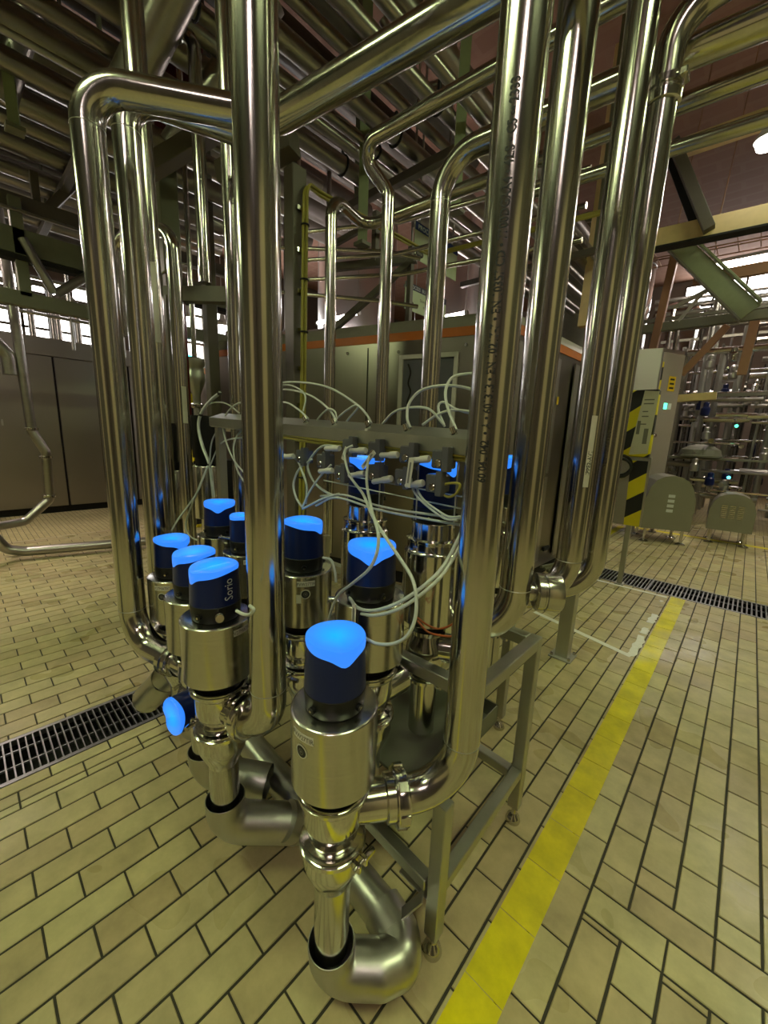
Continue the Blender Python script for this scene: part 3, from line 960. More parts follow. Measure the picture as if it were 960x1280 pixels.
def stickers(root, c, r, th, zt, lab=True, rnd=True, white=False, writing='P0W27TE'):
    if lab:
        k = MB(); patch_on_cylinder(k, c, r, th - .30, th + .30, zt - .038, zt - .018)
        l_ = obj('label_strip', k, 'paper', root=root)
        k = MB(); text_on_cylinder(k, writing, .017, c, r + .0011, th, zt - .034, False, .85)
        obj('lettering', k, 'ink', root=l_)
    if rnd:
        k = MB(); disc_on_cylinder(k, c, r, th - .02, zt - .066, .0175)
        d_ = obj('round_sticker', k, 'paper', root=root)
        k = MB(); disc_on_cylinder(k, c, r, th - .02, zt - .066, .0145, .0, lift=.0013)
        k2 = obj('black_disc', k, 'ink', root=d_)
        k = MB(); disc_on_cylinder(k, c, r, th - .02, zt - .066, .0075, .006, lift=.0017)
        disc_on_cylinder(k, c, r, th - .02, zt - .066, .003, 0, lift=.0017)
        obj('mark', k, 'greyink', root=d_)
    if white:
        k = MB(); patch_on_cylinder(k, c, r, th - .32, th - .16, zt - .10, zt - .068)
        obj('white_tag', k, 'paper', root=root)

def valve(x, y, zt, zbot, th0, label, ah=.20, writing=None, ports=(), sticker=None, bolt=(1, -.2, 0), kind='seat', group=None, ra=.107, head=.20):
    root = thing('process_valve', (x, y, zbot), label, 'valve', group)
    c = (x, y, 0)
    if kind == 'seat':
        zb = zt - ah
        control_head(root, (x, y, zt), (0, 0, 1), th0, h=head, writing=writing)
        k = MB()
        k.lathe([(ra - .004, zb), (ra, zb + .003), (ra, zt - .004), (ra - .003, zt - .0008), (ra - .006, zt)], c, seg=64)
        act = obj('actuator', k, 'actuator', root=root)
        if sticker: stickers(act, (x, y), ra, **sticker, zt=zt)
        k = MB(); k.lathe([(.070, zb - 0.0336), (.070, zb + .001)], c, seg=36)
        k.lathe([(.088, zb - 0.012), (.088, zb - 0.0048)], c, seg=36)
        obj('yoke', k, 'black', root=root)
        # housing
        k = MB()
        k.lathe([(.080, zb - 0.18), (.066, zb - 0.1752), (.064, zb - 0.1656), (.074, zb - 0.1416), (.079, zb - 0.126), (.079, zb - 0.066), (.086, zb - 0.0576), (.089, zb - 0.048), (.089, zb - 0.036), (.084, zb - 0.0324), (.07, zb - 0.0324)], c, seg=48)
        bd_ = obj('upper_housing', k, 'polished', root=root)
        clamp_ring(root, (x, y, zb - 0.0444), (0, 0, 1), .093, .016, (-bolt[0], -bolt[1], 0))
        clamp_ring(root, (x, y, zb - 0.2064), (0, 0, 1), .088, .022, bolt)
        k = MB()
        k.lathe([(.0495, zb - 0.342), (.052, zb - 0.3336), (.060, zb - 0.3144), (.074, zb - 0.282), (.080, zb - 0.258), (.080, zb - 0.216), (.084, zb - 0.192), (.066, zb - 0.1848)], c, seg=48)
        obj('lower_housing', k, 'polished', root=root)
        k = MB()
        k.tube([(x, y, zb - 0.324), (x, y, zbot)], .0490, 36)
        obj('outlet_pipe', k, 'pipe', root=root)
    else:
        # tall stepped actuator with a ball shaped housing
        zb = zt - ah
        control_head(root, (x, y, zt), (0, 0, 1), th0, h=head, writing=writing)
        k = MB()
        k.lathe([(.095, zb), (.098, zb + .003), (.098, zt - .105), (.092, zt - .100), (.088, zt - .092), (.088, zt - .070), (.092, zt - .066), (.092, zt - .060), (.076, zt - .056), (.074, zt - .004), (.078, zt)], c, seg=56)
        act = obj('actuator', k, 'polished', root=root)
        k = MB(); k.lathe([(.060, zb - .05), (.060, zb + .001)], c, seg=32)
        obj('yoke', k, 'black', root=root)
        k = MB(); k.lathe([(.03, zb - .22), (.062, zb - .20), (.074, zb - .165), (.076, zb - .14), (.070, zb - .10), (.050, zb - .07), (.048, zb - .055), (.068, zb - .05), (.068, zb - .035)], c, seg=40)
        obj('ball_housing', k, 'polished', root=root)
        clamp_ring(root, (x, y, zb - .225), (0, 0, 1), .078, .02, bolt)
        k = MB(); k.tube([(x, y, zb - .22), (x, y, zbot)], .049, 28)
        obj('outlet_pipe', k, 'pipe', root=root)
    for (ang, z, ln) in ports:
        d = Vector((math.cos(ang), math.sin(ang), 0))
        k = MB()
        k.tube([Vector((x, y, z)) + d * .05, Vector((x, y, z)) + d * ln], .0515, 32)
        p = obj('side_port', k, 'polished', root=root)
    return root

def angle_to(a, b):
    return math.atan2(b[1] - a[1], b[0] - a[0])

PV = {'front': (-.655, .562), 'lettered': (-1.165, .50), 'behind': (-1.42, .54), 'left': (-1.82, .60),
      'mid': (-.782, .806), 'hidden': (-1.175, .841), 'half': (-1.631, .857), 'rear': (-1.87, .845),
      'big': (-.767, 1.093), 'big2': (-1.131, 1.121), 'far': (-.72, 1.50), 'last': (-.72, 1.76)}
PP = {'R1': (-.455, .845), 'R2': (-.513, 1.23), 'R3': (-.505, 1.74), 'R4': (-.451, 1.92), 'C1': (-.945, .55), 'L1': (-1.87, .44), 'L2': (-2.07, .62)}
rad = math.radians
valve(*PV['front'], .947, .165, rad(-22), 'front process valve under the nearest glowing blue head, lowest of all',
      ports=[(angle_to(PV['front'], PP['R1']), .640, .165)], sticker=dict(th=rad(-40.6 - 43), writing='PVW27TIR'), bolt=(.93, .05, 0), head=.185)
valve(*PV['lettered'], 1.018, .31, rad(-92), 'process valve with white writing up its navy head, beside the centre pipe',
      ports=[(angle_to(PV['lettered'], PP['C1']), .705, .12)], sticker=dict(th=rad(-23 + 42), rnd=False, writing='V27MATIC'), writing=rad(-23 + 30), bolt=(-.9, -.5, 0), head=.168)
valve(*PV['behind'], 1.0, .31, rad(-95), 'process valve half hidden behind the lettered navy head',
      ports=[(angle_to(PV['behind'], PP['L1']), .675, .12)], bolt=(-.9, -.3, 0), head=.162)
valve(*PV['left'], .947, .24, rad(18), 'process valve farthest left in the front row, beside the tall left pipe',
      ports=[(angle_to(PV['left'], PP['L2']), .60, .12)], sticker=dict(th=rad(-18 - 28), writing='V27MATIC'), bolt=(-.6, -.8, 0), head=.172)
valve(*PV['mid'], 1.12, .40, rad(-46), 'process valve in the middle under a pair of dangling white hoses',
      ports=[(angle_to(PV['mid'], PV['big']), .775, .15)], bolt=(.6, -.8, 0), head=.163)
valve(*PV['hidden'], 1.095, .40, rad(28), 'process valve half hidden by the right edge of the centre pipe',
      sticker=dict(th=rad(-35.6 + 5), white=True, writing='PVW27TIR'), bolt=(.3, -.9, 0), head=.185)
valve(*PV['half'], 1.055, .40, rad(85), 'process valve cut off by the left edge of the centre pipe',
      writing=rad(-27 + 15), sticker=dict(th=rad(-20), rnd=False), head=.165)
valve(*PV['rear'], 1.085, .40, rad(-32), 'process valve farthest back left under a small glowing head', head=.165)
valve(*PV['big'], 1.315, .50, rad(-5), 'tall stepped polished valve beside the lettered pipe, above the orange wires',
      kind='tall', ah=.36, ports=[(angle_to(PV['big'], PP['R2']), .845, .10)], head=.205)
valve(*PV['big2'], 1.315, .50, rad(-62), 'tall stepped polished valve behind the plug blocks', kind='tall', ah=.36, head=.195)
valve(*PV['far'], 1.335, .60, rad(-60), 'tall valve seen in the gap between the two right pipes', kind='tall', ah=.33, ports=[(angle_to(PV['far'], PP['R3']), .90, .1)], head=.2)
# dark unlit heads behind the left pipes
def dark_valve(x, y, zt, zbot, label, r=.10):
    root = thing('unlit_valve', (x, y, zbot), label, 'valve')
    k = MB(); k.lathe([(r, zt - .30), (r + .004, zt - .02), (r, zt)], (x, y, 0), seg=32); obj('cap', k, 'black', root=root)
    k = MB(); k.lathe([(.07, zt - .36), (.07, zt - .299)], (x, y, 0), seg=24); obj('head_base', k, 'black', root=root)
    k = MB(); k.lathe([(.10, zt - .75), (.103, zt - .74), (.103, zt - .37), (.098, zt - .36)], (x, y, 0), seg=32); obj('actuator', k, 'actuator', root=root)
    k = MB(); k.tube([(x, y, zt - .75), (x, y, zbot)], .05, 24); obj('outlet_pipe', k, 'pipe', root=root)
    return root
dark_valve(-2.97, 1.25, 1.68, .0, 'valve with a dark unlit navy head behind the thick white conduit', .085)
dark_valve(-3.35, 1.13, 1.62, .0, 'valve with a small dark unlit head between the left pipes', .06)
dark_valve(-2.45, 1.20, 1.40, .0, 'valve with a dark head standing behind the rear left glowing head', .08)

# side mounted head pointing towards the walkway
root = thing('side_control_head', (-1.38, .60, .58), 'navy control head lying on its side, glowing lens facing the floor drain', 'control head')
axd = Vector((.16, -.98, .10)).normalized()
cb = Vector((-1.349, .400, .593)) - axd * .20
control_head(root, cb, axd, rad(-150), r=.066, h=.20)
k = MB(); k.tube([cb - axd * .10, cb + axd * .002], .045, 24); obj('stem', k, 'polished', root=root)

# --- pipes ----------------------------------------------------------
def weld(root, c, axis, r):
    k = MB(); k.torus(c, axis, r - .0004, .0016, 32, 6)
    obj('weld', k, 'satin', root=root)

def pipe(name, pts, frad, r, label, mat='pipe', seg=40, group=None, welds=(), cat='pipe', n=12):
    path = fillet(pts, frad, n)
    k = MB(); k.tube(path, r, seg)
    o = obj(name, k, mat, label=label, cat=cat, group=group)
    for (c, ax) in welds:
        weld(o, c, ax, r)
    return o
Z = (0, 0, 1)
def v2(a, b, ln):
    d = Vector((b[0] - a[0], b[1] - a[1])).normalized() * ln
    return (a[0] + d.x, a[1] + d.y)
ZT = 6.9
R1e = v2(PV['front'], PP['R1'], .165)
p_r1 = pipe('process_pipe', [(*PP['R1'], ZT), (*PP['R1'], .640), (*R1e, .640)], .150, .0490,
            'tall steel pipe with black lettering, bending to the nearest valve', welds=[((*PP['R1'], .79), Z)])
# union nut between pipe and front valve
dd = (Vector((*PP['R1'], 0)) - Vector((*PV['front'], 0))).normalized()
uc = Vector((*R1e, .640))
k = MB()
k.lathe([(.054, -.030), (.060, -.027), (.060, -.006), (.070, -.004), (.073, .0), (.073, .026), (.069, .030), (.054, .031)], uc, dd, 36)
for q in range(6):
    a = 2 * PI * q / 6
    t = dd.cross(Vector(Z)).normalized()
    n_ = t * math.cos(a) + Vector(Z) * math.sin(a)
    k.obox(uc + dd * .013 + n_ * .073, dd, n_.cross(dd), n_, .013, .012, .004, .001)
obj('union_nut', k, 'polished', root=p_r1)
k = MB()
d0 = math.atan2(-.9, .487)
text_on_cylinder(k, '60/04L 042  \u2022 A \u2022 601313 \u2022 EN 10217-7 \u2022 EN 10357 CD \u2022 7700DGAA4 \u2022 42.S \u2022 C5 \u2022\u2022 2333', .026,
                 PP['R1'], .0494, math.atan2(-.845, .455) + rad(-9), 1.50, True, .80, .0007)
obj('lettering', k, 'ink', root=p_r1, label='black lettering printed up the pipe')

R2e = v2(PV['big'], PP['R2'], .09)
p_r2 = pipe('process_pipe', [(*PP['R2'], ZT), (*PP['R2'], .935), (*R2e, .935)], .17, .052,
            'tall steel pipe with a capped side stub, second from the right of the lettered one', welds=[((*PP['R2'], 1.11), Z)])
sd = Vector((.80, .60, .0)).normalized(); sc = Vector((*PP['R2'], 1.10))
k = MB()
k.tube([sc + sd * .04, sc + sd * .07], .034, 24)
k.lathe([(.030, .060), (.058, .063), (.063, .067), (.063, .085), (.059, .088), (.059, .092), (.063, .095), (.063, .140), (.060, .145), (.054, .147)], sc, sd, 40)
obj('capped_stub', k, 'actuator', root=p_r2)
R3e = v2(PV['far'], PP['R3'], .10)
p_r3 = pipe('process_pipe', [(*PP['R3'], ZT), (*PP['R3'], .93), (*R3e, .93)], .18, .052, 'tall steel pipe third from the lettered one, blue lit along its left edge', welds=[((*PP['R3'], 1.1), Z)])
p_r4 = pipe('process_pipe', [(-.451, 1.92, 1.22), (-.451, 1.92, 3.10), (.30, 2.06, 3.26), (2.6, 2.54, 3.70)], [.16, .3], .0505,
            'steel pipe with a clamp below its top bend, rightmost of the row')
p_r4b = pipe('process_pipe', [(*v2(PV['last'], PP['R4'], .02), .92), (-.451, 1.92, .92), (-.451, 1.92, 1.25)], .17, .0506,
             'steel bend under the rightmost pipe, meeting its neighbour low down')
k = MB(); k.lathe([(.053, -.04), (.060, -.036), (.062, -.01), (.056, -.008), (.056, .006), (.063, .008), (.066, .03), (.053, .034)], (-.451, 1.92, 2.86), Z, 36)
k.obox((-.386, 1.895, 2.875), (1, 0, 0), (0, 1, 0), Z, .012, .03, .012, .003)
obj('pipe_clamp', k, 'polished', root=p_r4)
k = MB(); patch_on_cylinder(k, PP['R3'], .0522, -1.02, -.60, 1.42, 1.70)
ls = obj('label_strip', k, 'paper', root=p_r3)
k = MB(); text_on_cylinder(k, 'IPPE2-AV1', .022, PP['R3'], .0532, -.80, 1.47, True, 1.0, .0006); obj('lettering', k, 'ink', root=ls)
k = MB(); text_on_cylinder(k, '\u2022 EN 10217-7 \u2022 EN 10357 CD \u2022 7700DGAA4 \u2022', .022, PP['R4'], .0509, math.atan2(-1.92, .451) - .25, 1.50, True, .85)
obj('lettering', k, 'ink', root=p_r4)

C1e = v2(PV['lettered'], PP['C1'], .12)
p_c1 = pipe('process_pipe', [(*PP['C1'], ZT), (*PP['C1'], .705), (*C1e, .705)], .135, .052,
            'tall centre steel pipe standing before the hoses and heads', welds=[((*PP['C1'], .845), Z)])
dd = (Vector((*PP['C1'], 0)) - Vector((*PV['lettered'], 0))).normalized(); uc = Vector((*C1e, .705))
k = MB(); k.lathe([(.054, -.03), (.060, -.027), (.060, -.006), (.072, -.003), (.074, .0), (.074, .022), (.068, .026), (.054, .027)], uc, dd, 36)
obj('union_nut', k, 'polished', root=p_c1)

L1e = v2(PV['behind'], PP['L1'], .12)
p_l1 = pipe('process_pipe', [(*L1e, .665), (*PP['L1'], .665), (*PP['L1'], 2.735), (-1.50, .955, 2.735), (-.694, 1.085, 2.735), (2.0, 1.50, 2.735)], [.15, .13, .12, 0], .052,
            'large steel pipe rising at the left, then bending across the top', welds=[((*PP['L1'], .815), Z), ((*PP['L1'], 2.60), Z)])
dd = (Vector((*PP['L1'], 0)) - Vector((*PV['behind'], 0))).normalized(); uc = Vector((*L1e, .665)) + dd * .06
k = MB(); k.lathe([(.054, -.03), (.062, -.027), (.062, -.004), (.068, -.002), (.068, .024), (.054, .026)], uc, dd, 36)
obj('union_nut', k, 'polished', root=p_l1)
L2e = v2(PV['left'], PP['L2'], .10)
pipe('process_pipe', [(*L2e, .62), (*PP['L2'], .62), (*PP['L2'], 2.90), (-1.89, 1.10, 2.90), (-1.89, 1.10, ZT)], [.13, .13, .1], .052,
     'steel pipe close behind the large left pipe, bending under its top run', welds=[((*PP['L2'], 2.76), Z)])
p_l3 = pipe('process_pipe', [(-1.95, .86, .78), (-2.55, .83, .78), (-2.55, .83, ZT)], .15, .052, 'straight steel pipe third from the left, rising past the top run')
k = MB(); patch_on_cylinder(k, (-2.55, .83), .0524, rad(-18 - 5), rad(-18 + 30), 2.05, 2.45); obj('label_strip', k, 'paper', root=p_l3)
p_l4 = pipe('process_pipe', [(-2.89, 1.08, .75), (-2.89, 1.08, 2.82), (-3.35, .90, 2.82), (-3.35, .90, 2.2)], [.13, .1], .0425, 'slim steel pipe with a hooked top between the left pipes')
k = MB(); patch_on_cylinder(k, (-2.89, 1.08), .0429, rad(-22), rad(22), 1.62, 1.86); obj('label_strip', k, 'paper', root=p_l4)
pipe('process_pipe', [(-1.80, 1.11, .80), (-2.17, 1.11, .80), (-2.17, 1.11, ZT)], .14, .0425, 'steel pipe peeping out along the left edge of the centre pipe')
pipe('process_pipe', [(-2.5, 2.04, .6), (-2.5, 2.04, 3.26), (-2.62, 2.50, 3.26), (-.4, 2.66, 3.26), (2.6, 2.92, 3.26)], [.14, .12, 0], .0425,
     'middle steel pipe with two bends at the top, running off to the right', welds=[((-2.5, 2.04, 3.12), Z)])
pipe('process_pipe', [(-2.03, 2.14, .6), (-2.03, 2.14, 3.16), (-2.20, 2.00, 3.42), (-.9, 2.10, 3.42), (2.6, 2.42, 3.42)], [.12, .10, 0], .0425,
     'middle steel pipe with an S shaped top turning right below the vault', welds=[((-2.03, 2.14, 3.08), Z)])
pipe('process_pipe', [(-1.46, 1.95, .8), (-1.46, 1.95, 3.05), (-.58, 2.035, 3.05), (2.6, 2.41, 3.05)], [.20, 0], .054,
     'middle steel pipe with a wide bend disappearing behind the lettered pipe', welds=[((-1.46, 1.95, 2.84), Z)])

# --- drip elbows under the valve outlets ------------------------------
def drip(x, y, zm, end, label, r=.066):
    root = thing('drip_elbow', (x, y, .0), label, 'drain elbow')
    d = Vector((end[0] - x, end[1] - y, end[2] - (zm - .13))); d.normalize()
    zc = zm - .10
    path = fillet([(x, y, zm), (x, y, zc - .005), Vector(end)], .085, 14)
    k = MB(); k.tube(path, r, 36, caps=False)
    k.tube([p for p in path], r - .003, 36, caps=False)
    k.torus((x, y, zm), Z, r - .0015, .002, 36, 6)
    obj('elbow', k, 'satin', root=root)
    return root
root = thing('drip_elbow', (-.655, .562, 0), 'dull steel drip elbow with mitred end catching the front valve outlet', 'drain elbow')
path = fillet([(-.655, .562, .178), (-.655, .562, .082), (-.548, .660, .082), (-.522, .715, .082), (-.560, .752, .085), (-.64, .763, .092)], [.085, .02, .02, .02], 8)
k = MB(); k.tube(path, .066, 36, caps=False); k.tube(path[:12], .063, 36, caps=False); k.torus((-.655, .562, .178), Z, .0645, .002, 36, 6)
obj('elbow', k, 'satin', root=root)
drip(-1.165, .50, .325, (-.985, .735, .165), 'dull steel drip elbow catching the lettered valve outlet')
drip(-1.42, .54, .33, (-1.22, .70, .20), 'dull steel drip elbow hidden behind the lettered valve outlet')
drip(-1.82, .60, .27, (-1.60, .74, .17), 'dull steel drip elbow at the far left valve outlet over the drain', .062)
# collecting header on the floor
root = thing('drain_header', (-1.2, .74, 0), 'dull steel drain header lying low behind the front valves', 'pipe')
k = MB(); k.tube(fillet([(-.60, .759, .088), (-1.2, .775, .125), (-2.6, .80, .20)], .035, 6), .058, 32)
obj('header_pipe', k, 'satin', root=root)
k = MB(); k.tube([(-1.02, .655, .215), (-.985, .735, .155)], .064, 32); k.torus((-1.005, .69, .19), (.035, .08, -.06), .066, .004, 32, 6)
obj('branch', k, 'satin', root=root)
k = MB()
k.bar((-.60, .745, .085), (-.515, .80, .23), .035, .006); k.bar((-.62, .83, .21), (-.50, .83, .21), .03, .006)
obj('pipe_hanger', k, 'matte', root=root)
root = thing('tilted_drain_funnel', (-2.05, .52, .2), 'tilted dull steel funnel pipe over the left grate', 'drain funnel')
k = MB(); fd = Vector((-.55, -.2, -.62)).normalized(); fc = Vector((-1.90, .56, .40))
k.tube([fc, fc + fd * .22], .070, 32, caps=False); k.tube([fc, fc + fd * .218], .066, 32, caps=False)
obj('funnel', k, 'satin', root=root)

# --- stand ------------------------------------------------------------
root = thing('manifold_stand', (-1.2, 1.0, 0), 'square tube steel stand carrying the valves beside the yellow line', 'stand')
def bar(name, a, b, w=.045, h=.045, up=Z, mat='matte'):
    k = MB(); k.bar(a, b, w, h, up, .003)
    return obj(name, k, mat, root=root)
for (lx, ly, zt) in ((-.49, .838, .566), (-.50, 1.435, .855), (-2.35, .98, .8), (-2.35, 1.9, .8), (-.80, 1.9, .8)):
    lg = bar('leg', (lx, ly, .075), (lx, ly, zt), up=(0, 1, 0))
    k = MB(); k.lathe([(.030, 0), (.031, .006), (.026, .022), (.012, .036), (.009, .04), (.009, .08)], (lx, ly, 0), seg=24)
    obj('foot', k, 'polished', root=lg)
bar('top_rail', (-.505, .965, .832), (-.50, 1.457, .832))
bar('top_rail', (-.505, .985, .832), (-1.35, 1.0, .80)); bar('top_rail', (-1.3, 1.0, .80), (-2.37, .98, .78))
bar('top_rail', (-.523, 1.435, .832), (-2.37, 1.46, .80))
bar('top_rail', (-.80, 1.46, .80), (-.80, 1.92, .79))
bar('low_rail', (-.49, .86, .255), (-.50, 1.413, .255), .04, .04)
bar('low_rail', (-.523, 1.40, .255), (-1.15, 1.42, .255), .04, .04)
bar('low_rail', (-.517, .83, .255), (-1.15, .86, .255), .04, .04)
bar('low_rail', (-1.15, .84, .255), (-1.15, 1.44, .255), .04, .04)
bar('slim_rail', (-.535, 1.0, .775), (-.535, 1.41, .775), .014, .03)
k = MB(); k.box((-1.6, .90, .44), (-.60, 1.40, .452), .002); k.box((-1.6, .90, .445), (-1.595, 1.40, .52)); k.box((-1.6, 1.395, .445), (-.60, 1.40, .52)); k.box((-.605, .90, .445), (-.60, 1.40, .52))
obj('drip_tray', k, 'greenpaint', root=root)
# near support post
root = thing('support_post', (-.807, 2.943, 0), 'square steel post on a bolted foot plate below the right bends', 'post')
k = MB(); k.bar((-.807, 2.943, .006), (-.807, 2.943, 1.1), .09, .09, (0, 1, 0), .004); obj('post', k, 'matte', root=root)
k = MB(); k.box((-.887, 2.863, 0), (-.727, 3.023, .012), .002); pl = obj('foot_plate', k, 'matte', root=root)
for sx in (-1, 1):
    for sy in (-1, 1):
        k = MB(); k.cyl((-.807 + sx * .062, 2.943 + sy * .062, .011), (-.807 + sx * .062, 2.943 + sy * .062, .03), .011, 6); obj('bolt', k, 'polished', root=pl)

# --- air supply rail ----------------------------------------------------
root = thing('air_supply_rail', (-1.3, .97, 1.55), 'grey air supply rail with sloping top strung behind the centre pipe', 'rail')
ra_, rb_ = Vector((-2.15, .97, 1.655)), Vector((-.545, .97, 1.597))
def rail_section(p):
    return [p + Vector((0, .035, .022)), p + Vector((0, -.035, -.004)), p + Vector((0, -.035, -.046)), p + Vector((0, -.026, -.052)), p + Vector((0, .035, -.052))]
sa, sb = rail_section(ra_), rail_section(rb_)
k = MB(); k.add(sa + sb, [(0, 1, 2, 3, 4), (9, 8, 7, 6, 5)] + [(i, 5 + i, 5 + (i + 1) % 5, (i + 1) % 5) for i in range(5)])
obj('channel', k, 'matte', root=root)
for p in ((-1.328, .965, 1.636), (-1.15, .965, 1.627), (-.969, .965, 1.620), (-.799, .965, 1.612), (-.625, .965, 1.606)):
    p = Vector(p); k = MB()
    k.cyl(p + Vector((0, .012, -.012)), p + Vector((-.004, -.002, .004)), .012, 6)
    k.cyl(p + Vector((-.003, -.001, .003)), p + Vector((-.010, -.004, .020)), .0085, 16)
    obj('fitting', k, 'polished', root=root)
for (a_, b_, w_) in (((-2.1, .97, 1.60), (-2.1, .97, .80), .04), ((-.60, 1.03, 1.58), (-.60, 1.03, .85), .025)):
    k = MB(); k.bar(a_, b_, w_, w_, (0, 1, 0)); obj('bracket', k, 'matte', root=root)
k = MB(); k.tube(smooth_path([(-1.62, .945, 1.592), (-1.445, .945, 1.583), (-1.218, .945, 1.570), (-.916, .945, 1.562), (-.56, .945, 1.55)], 4), .008, 10)
k.tube(smooth_path([(-1.62, .952, 1.578), (-1.445, .952, 1.569), (-1.218, .952, 1.558), (-.916, .952, 1.551), (-.56, .952, 1.54)], 4), .008, 10)
obj('yellow_ribbon_cable', k, 'yellow_cable', root=root, label='yellow ribbon cable under the rail')
# plug blocks in two rows
blocks = [(-1.023, 1.552), (-.896, 1.548), (-.758, 1.542), (-.638, 1.536), (-1.168, 1.492), (-1.062, 1.458), (-.896, 1.474), (-.775, 1.470), (-.654, 1.466), (-1.30, 1.50)]
root = thing('plug_block_row', (-.9, .93, 1.43), 'two rows of smoky plug blocks hung below the yellow ribbon cable', 'plug blocks')
for (bx, bz) in blocks:
    k = MB(); k.box((bx - .028, .915, bz - .026), (bx + .028, .962, bz + .026), .004); k.box((bx + .010, .910, bz - .034), (bx + .032, .935, bz + .036), .002)
    b_ = obj('plug_block', k, 'block', root=root)
    k = MB(); k.lathe([(.011, 0), (.011, .006), (.009, .008)], (bx + .0, .915, bz - .010), (0, -1, 0), 12); obj('led_window', k, 'polished', root=b_)
k = MB()
for zz in (1.435, 1.40): k.cyl((-1.2, .955, zz + .015), (-.56, .955, zz), .0025, 8)
for xx in (-1.06, -.9, -.74, -.6): k.cyl((xx, .955, 1.53), (xx, .955, 1.34), .0025, 8)
obj('wire_tray', k, 'satin', root=root)
def plug(a, b, label):
    k = MB(); a = Vector(a); b = Vector(b); d = (b - a).normalized(); L = (b - a).length
    k.lathe([(.009, 0), (.0105, .004), (.0105, L * .45), (.0085, L * .5), (.0085, L * .95), (.006, L)], a, d, 16)
    obj('cable_plug', k, 'white_plastic', label=label, cat='plug', group='white plugs in the smoky blocks')
plug((-1.051, .905, 1.545), (-1.13, .905, 1.540), 'white plug in the upper row nearest the centre pipe')
plug((-.92, .905, 1.545), (-.997, .905, 1.540), 'white plug second in the upper row')
plug((-.782, .905, 1.540), (-.855, .905, 1.534), 'white plug third in the upper row')
plug((-.664, .905, 1.536), (-.734, .905, 1.526), 'white plug in the upper row nearest the lettered pipe')
plug((-1.088, .905, 1.465), (-1.165, .905, 1.455), 'white plug in the lower row nearest the centre pipe')
plug((-.923, .905, 1.470), (-1.0, .905, 1.455), 'white plug second in the lower row')
plug((-.803, .905, 1.466), (-.885, .905, 1.446), 'white plug third in the lower row')
plug((-.68, .905, 1.466), (-.745, .905, 1.450), 'white plug in the lower row nearest the lettered pipe')
plug((-1.327, .905, 1.500), (-1.42, .905, 1.490), 'white plug on the detached block beside the centre pipe')
def tag_(a, b, w, label):
    k = MB(); a = Vector(a); b = Vector(b); k.bar(a, b, w, .003, (0, -1, 0), .001)
    o = obj('cable_tag', k, 'paper', label=label, cat='tag')
    d = (b - a).normalized()
    k = MB(); k.bar(a + d * .012 + Vector((0, -.0021, 0)), b - d * .012 + Vector((0, -.0021, 0)), w * .3, .0006, (0, -1, 0)); obj('printed_line', k, 'greyink', root=o)
tag_((-.992, .885, 1.552), (-1.012, .885, 1.510), .015, 'short white cable tag below the first upper plug')
tag_((-.860, .885, 1.545), (-.915, .885, 1.490), .015, 'slanting white cable tag below the second upper plug')
tag_((-.712, .885, 1.535), (-.722, .885, 1.450), .019, 'long upright white cable tag below the last upper plug')
tag_((-.741, .70, 1.135), (-.742, .70, 1.07), .016, 'white cable tag hanging at the foot of the middle navy head')

# --- hoses and wires ------------------------------------------------------
for (lab, r_, mt, pts) in HOSES:
    k = MB(); k.tube(smooth_path(pts, 6), r_, 10)
    nm = {'hose': 'air_hose', 'yellow_cable': 'earth_wire', 'orange_cable': 'signal_wire'}[mt]
    ho = obj(nm, k, mt, label=lab, cat='hose' if mt == 'hose' else 'wire')
    if 'thick white conduit' in lab:
        for i, j in ((0, 1), (2, 3), (5, 6)):
            a, b = Vector(pts[i]), Vector(pts[j]); k = MB(); d = (b - a).normalized()
            k.tube([a, a + d * .012], r_ + .002, 12); obj('cable_tie', k, 'rubber', root=ho)
# silver fittings low on the left heads
def fitting(a, b, label):
    a = Vector(a); b = Vector(b); d = (b - a).normalized(); L = (b - a).length; k = MB()
    k.lathe([(.008, 0), (.012, .004), (.012, L * .4), (.009, L * .45), (.009, L * .9), (.012, L * .92), (.012, L)], a, d, 14)
    obj('hose_fitting', k, 'polished', label=label, cat='fitting')
fitting((-1.72, .83, 1.09), (-1.78, .80, 1.09), 'silver hose fitting on the half hidden head by the centre pipe')
fitting((-1.095, .478, 1.045), (-1.055, .462, 1.055), 'silver hose fitting on the right side of the lettered head')
fitting((-.836, .735, 1.105), (-.856, .70, 1.110), 'silver hose fitting at the foot of the middle navy head')

# ================================================================== MACHINE HOUSING BEHIND
A = Vector((-1.66, 3.36, 0)); dF = Vector((-.9699, -.2435, 0)); nF = Vector((dF.y, -dF.x, 0)) * 1   # along the front, outwards
nF = Vector((.2435, -.9699, 0))
LF = 3.9
B = A + dF * LF; Cc = Vector((-1.57, 6.6, 0)); D = B + Vector((0.2, 3.2, 0))
root = thing('process_machine', (-3.6, 4.2, 0), 'large steel machine housing with an orange stripe behind the manifold', 'machine')
def prism(k, pts, z0, z1):
    n = len(pts)
    k.add([(p.x, p.y, z0) for p in pts] + [(p.x, p.y, z1) for p in pts],
          [tuple(range(n))[::-1], tuple(range(n, 2 * n))] + [(i, (i + 1) % n, n + (i + 1) % n, n + i) for i in range(n)])
foot4 = [A, Cc, D, B]
k = MB(); prism(k, foot4, .14, 2.50); obj('housing', k, 'machine', root=root)
def grow(g):
    cen = (A + B + Cc + D) / 4
    return [p + (p - cen).normalized() * g for p in foot4]
k = MB(); prism(k, grow(.012), 2.50, 2.578); obj('orange_stripe', k, 'orange', root=root, label='orange stripe')
k = MB(); g0, g1 = grow(.014), grow(-.10)
k.add([(p.x, p.y, 2.578) for p in g0] + [(p.x, p.y, 2.70) for p in g1], [(3, 2, 1, 0), (4, 5, 6, 7)] + [(i, (i + 1) % 4, 4 + (i + 1) % 4, 4 + i) for i in range(4)])
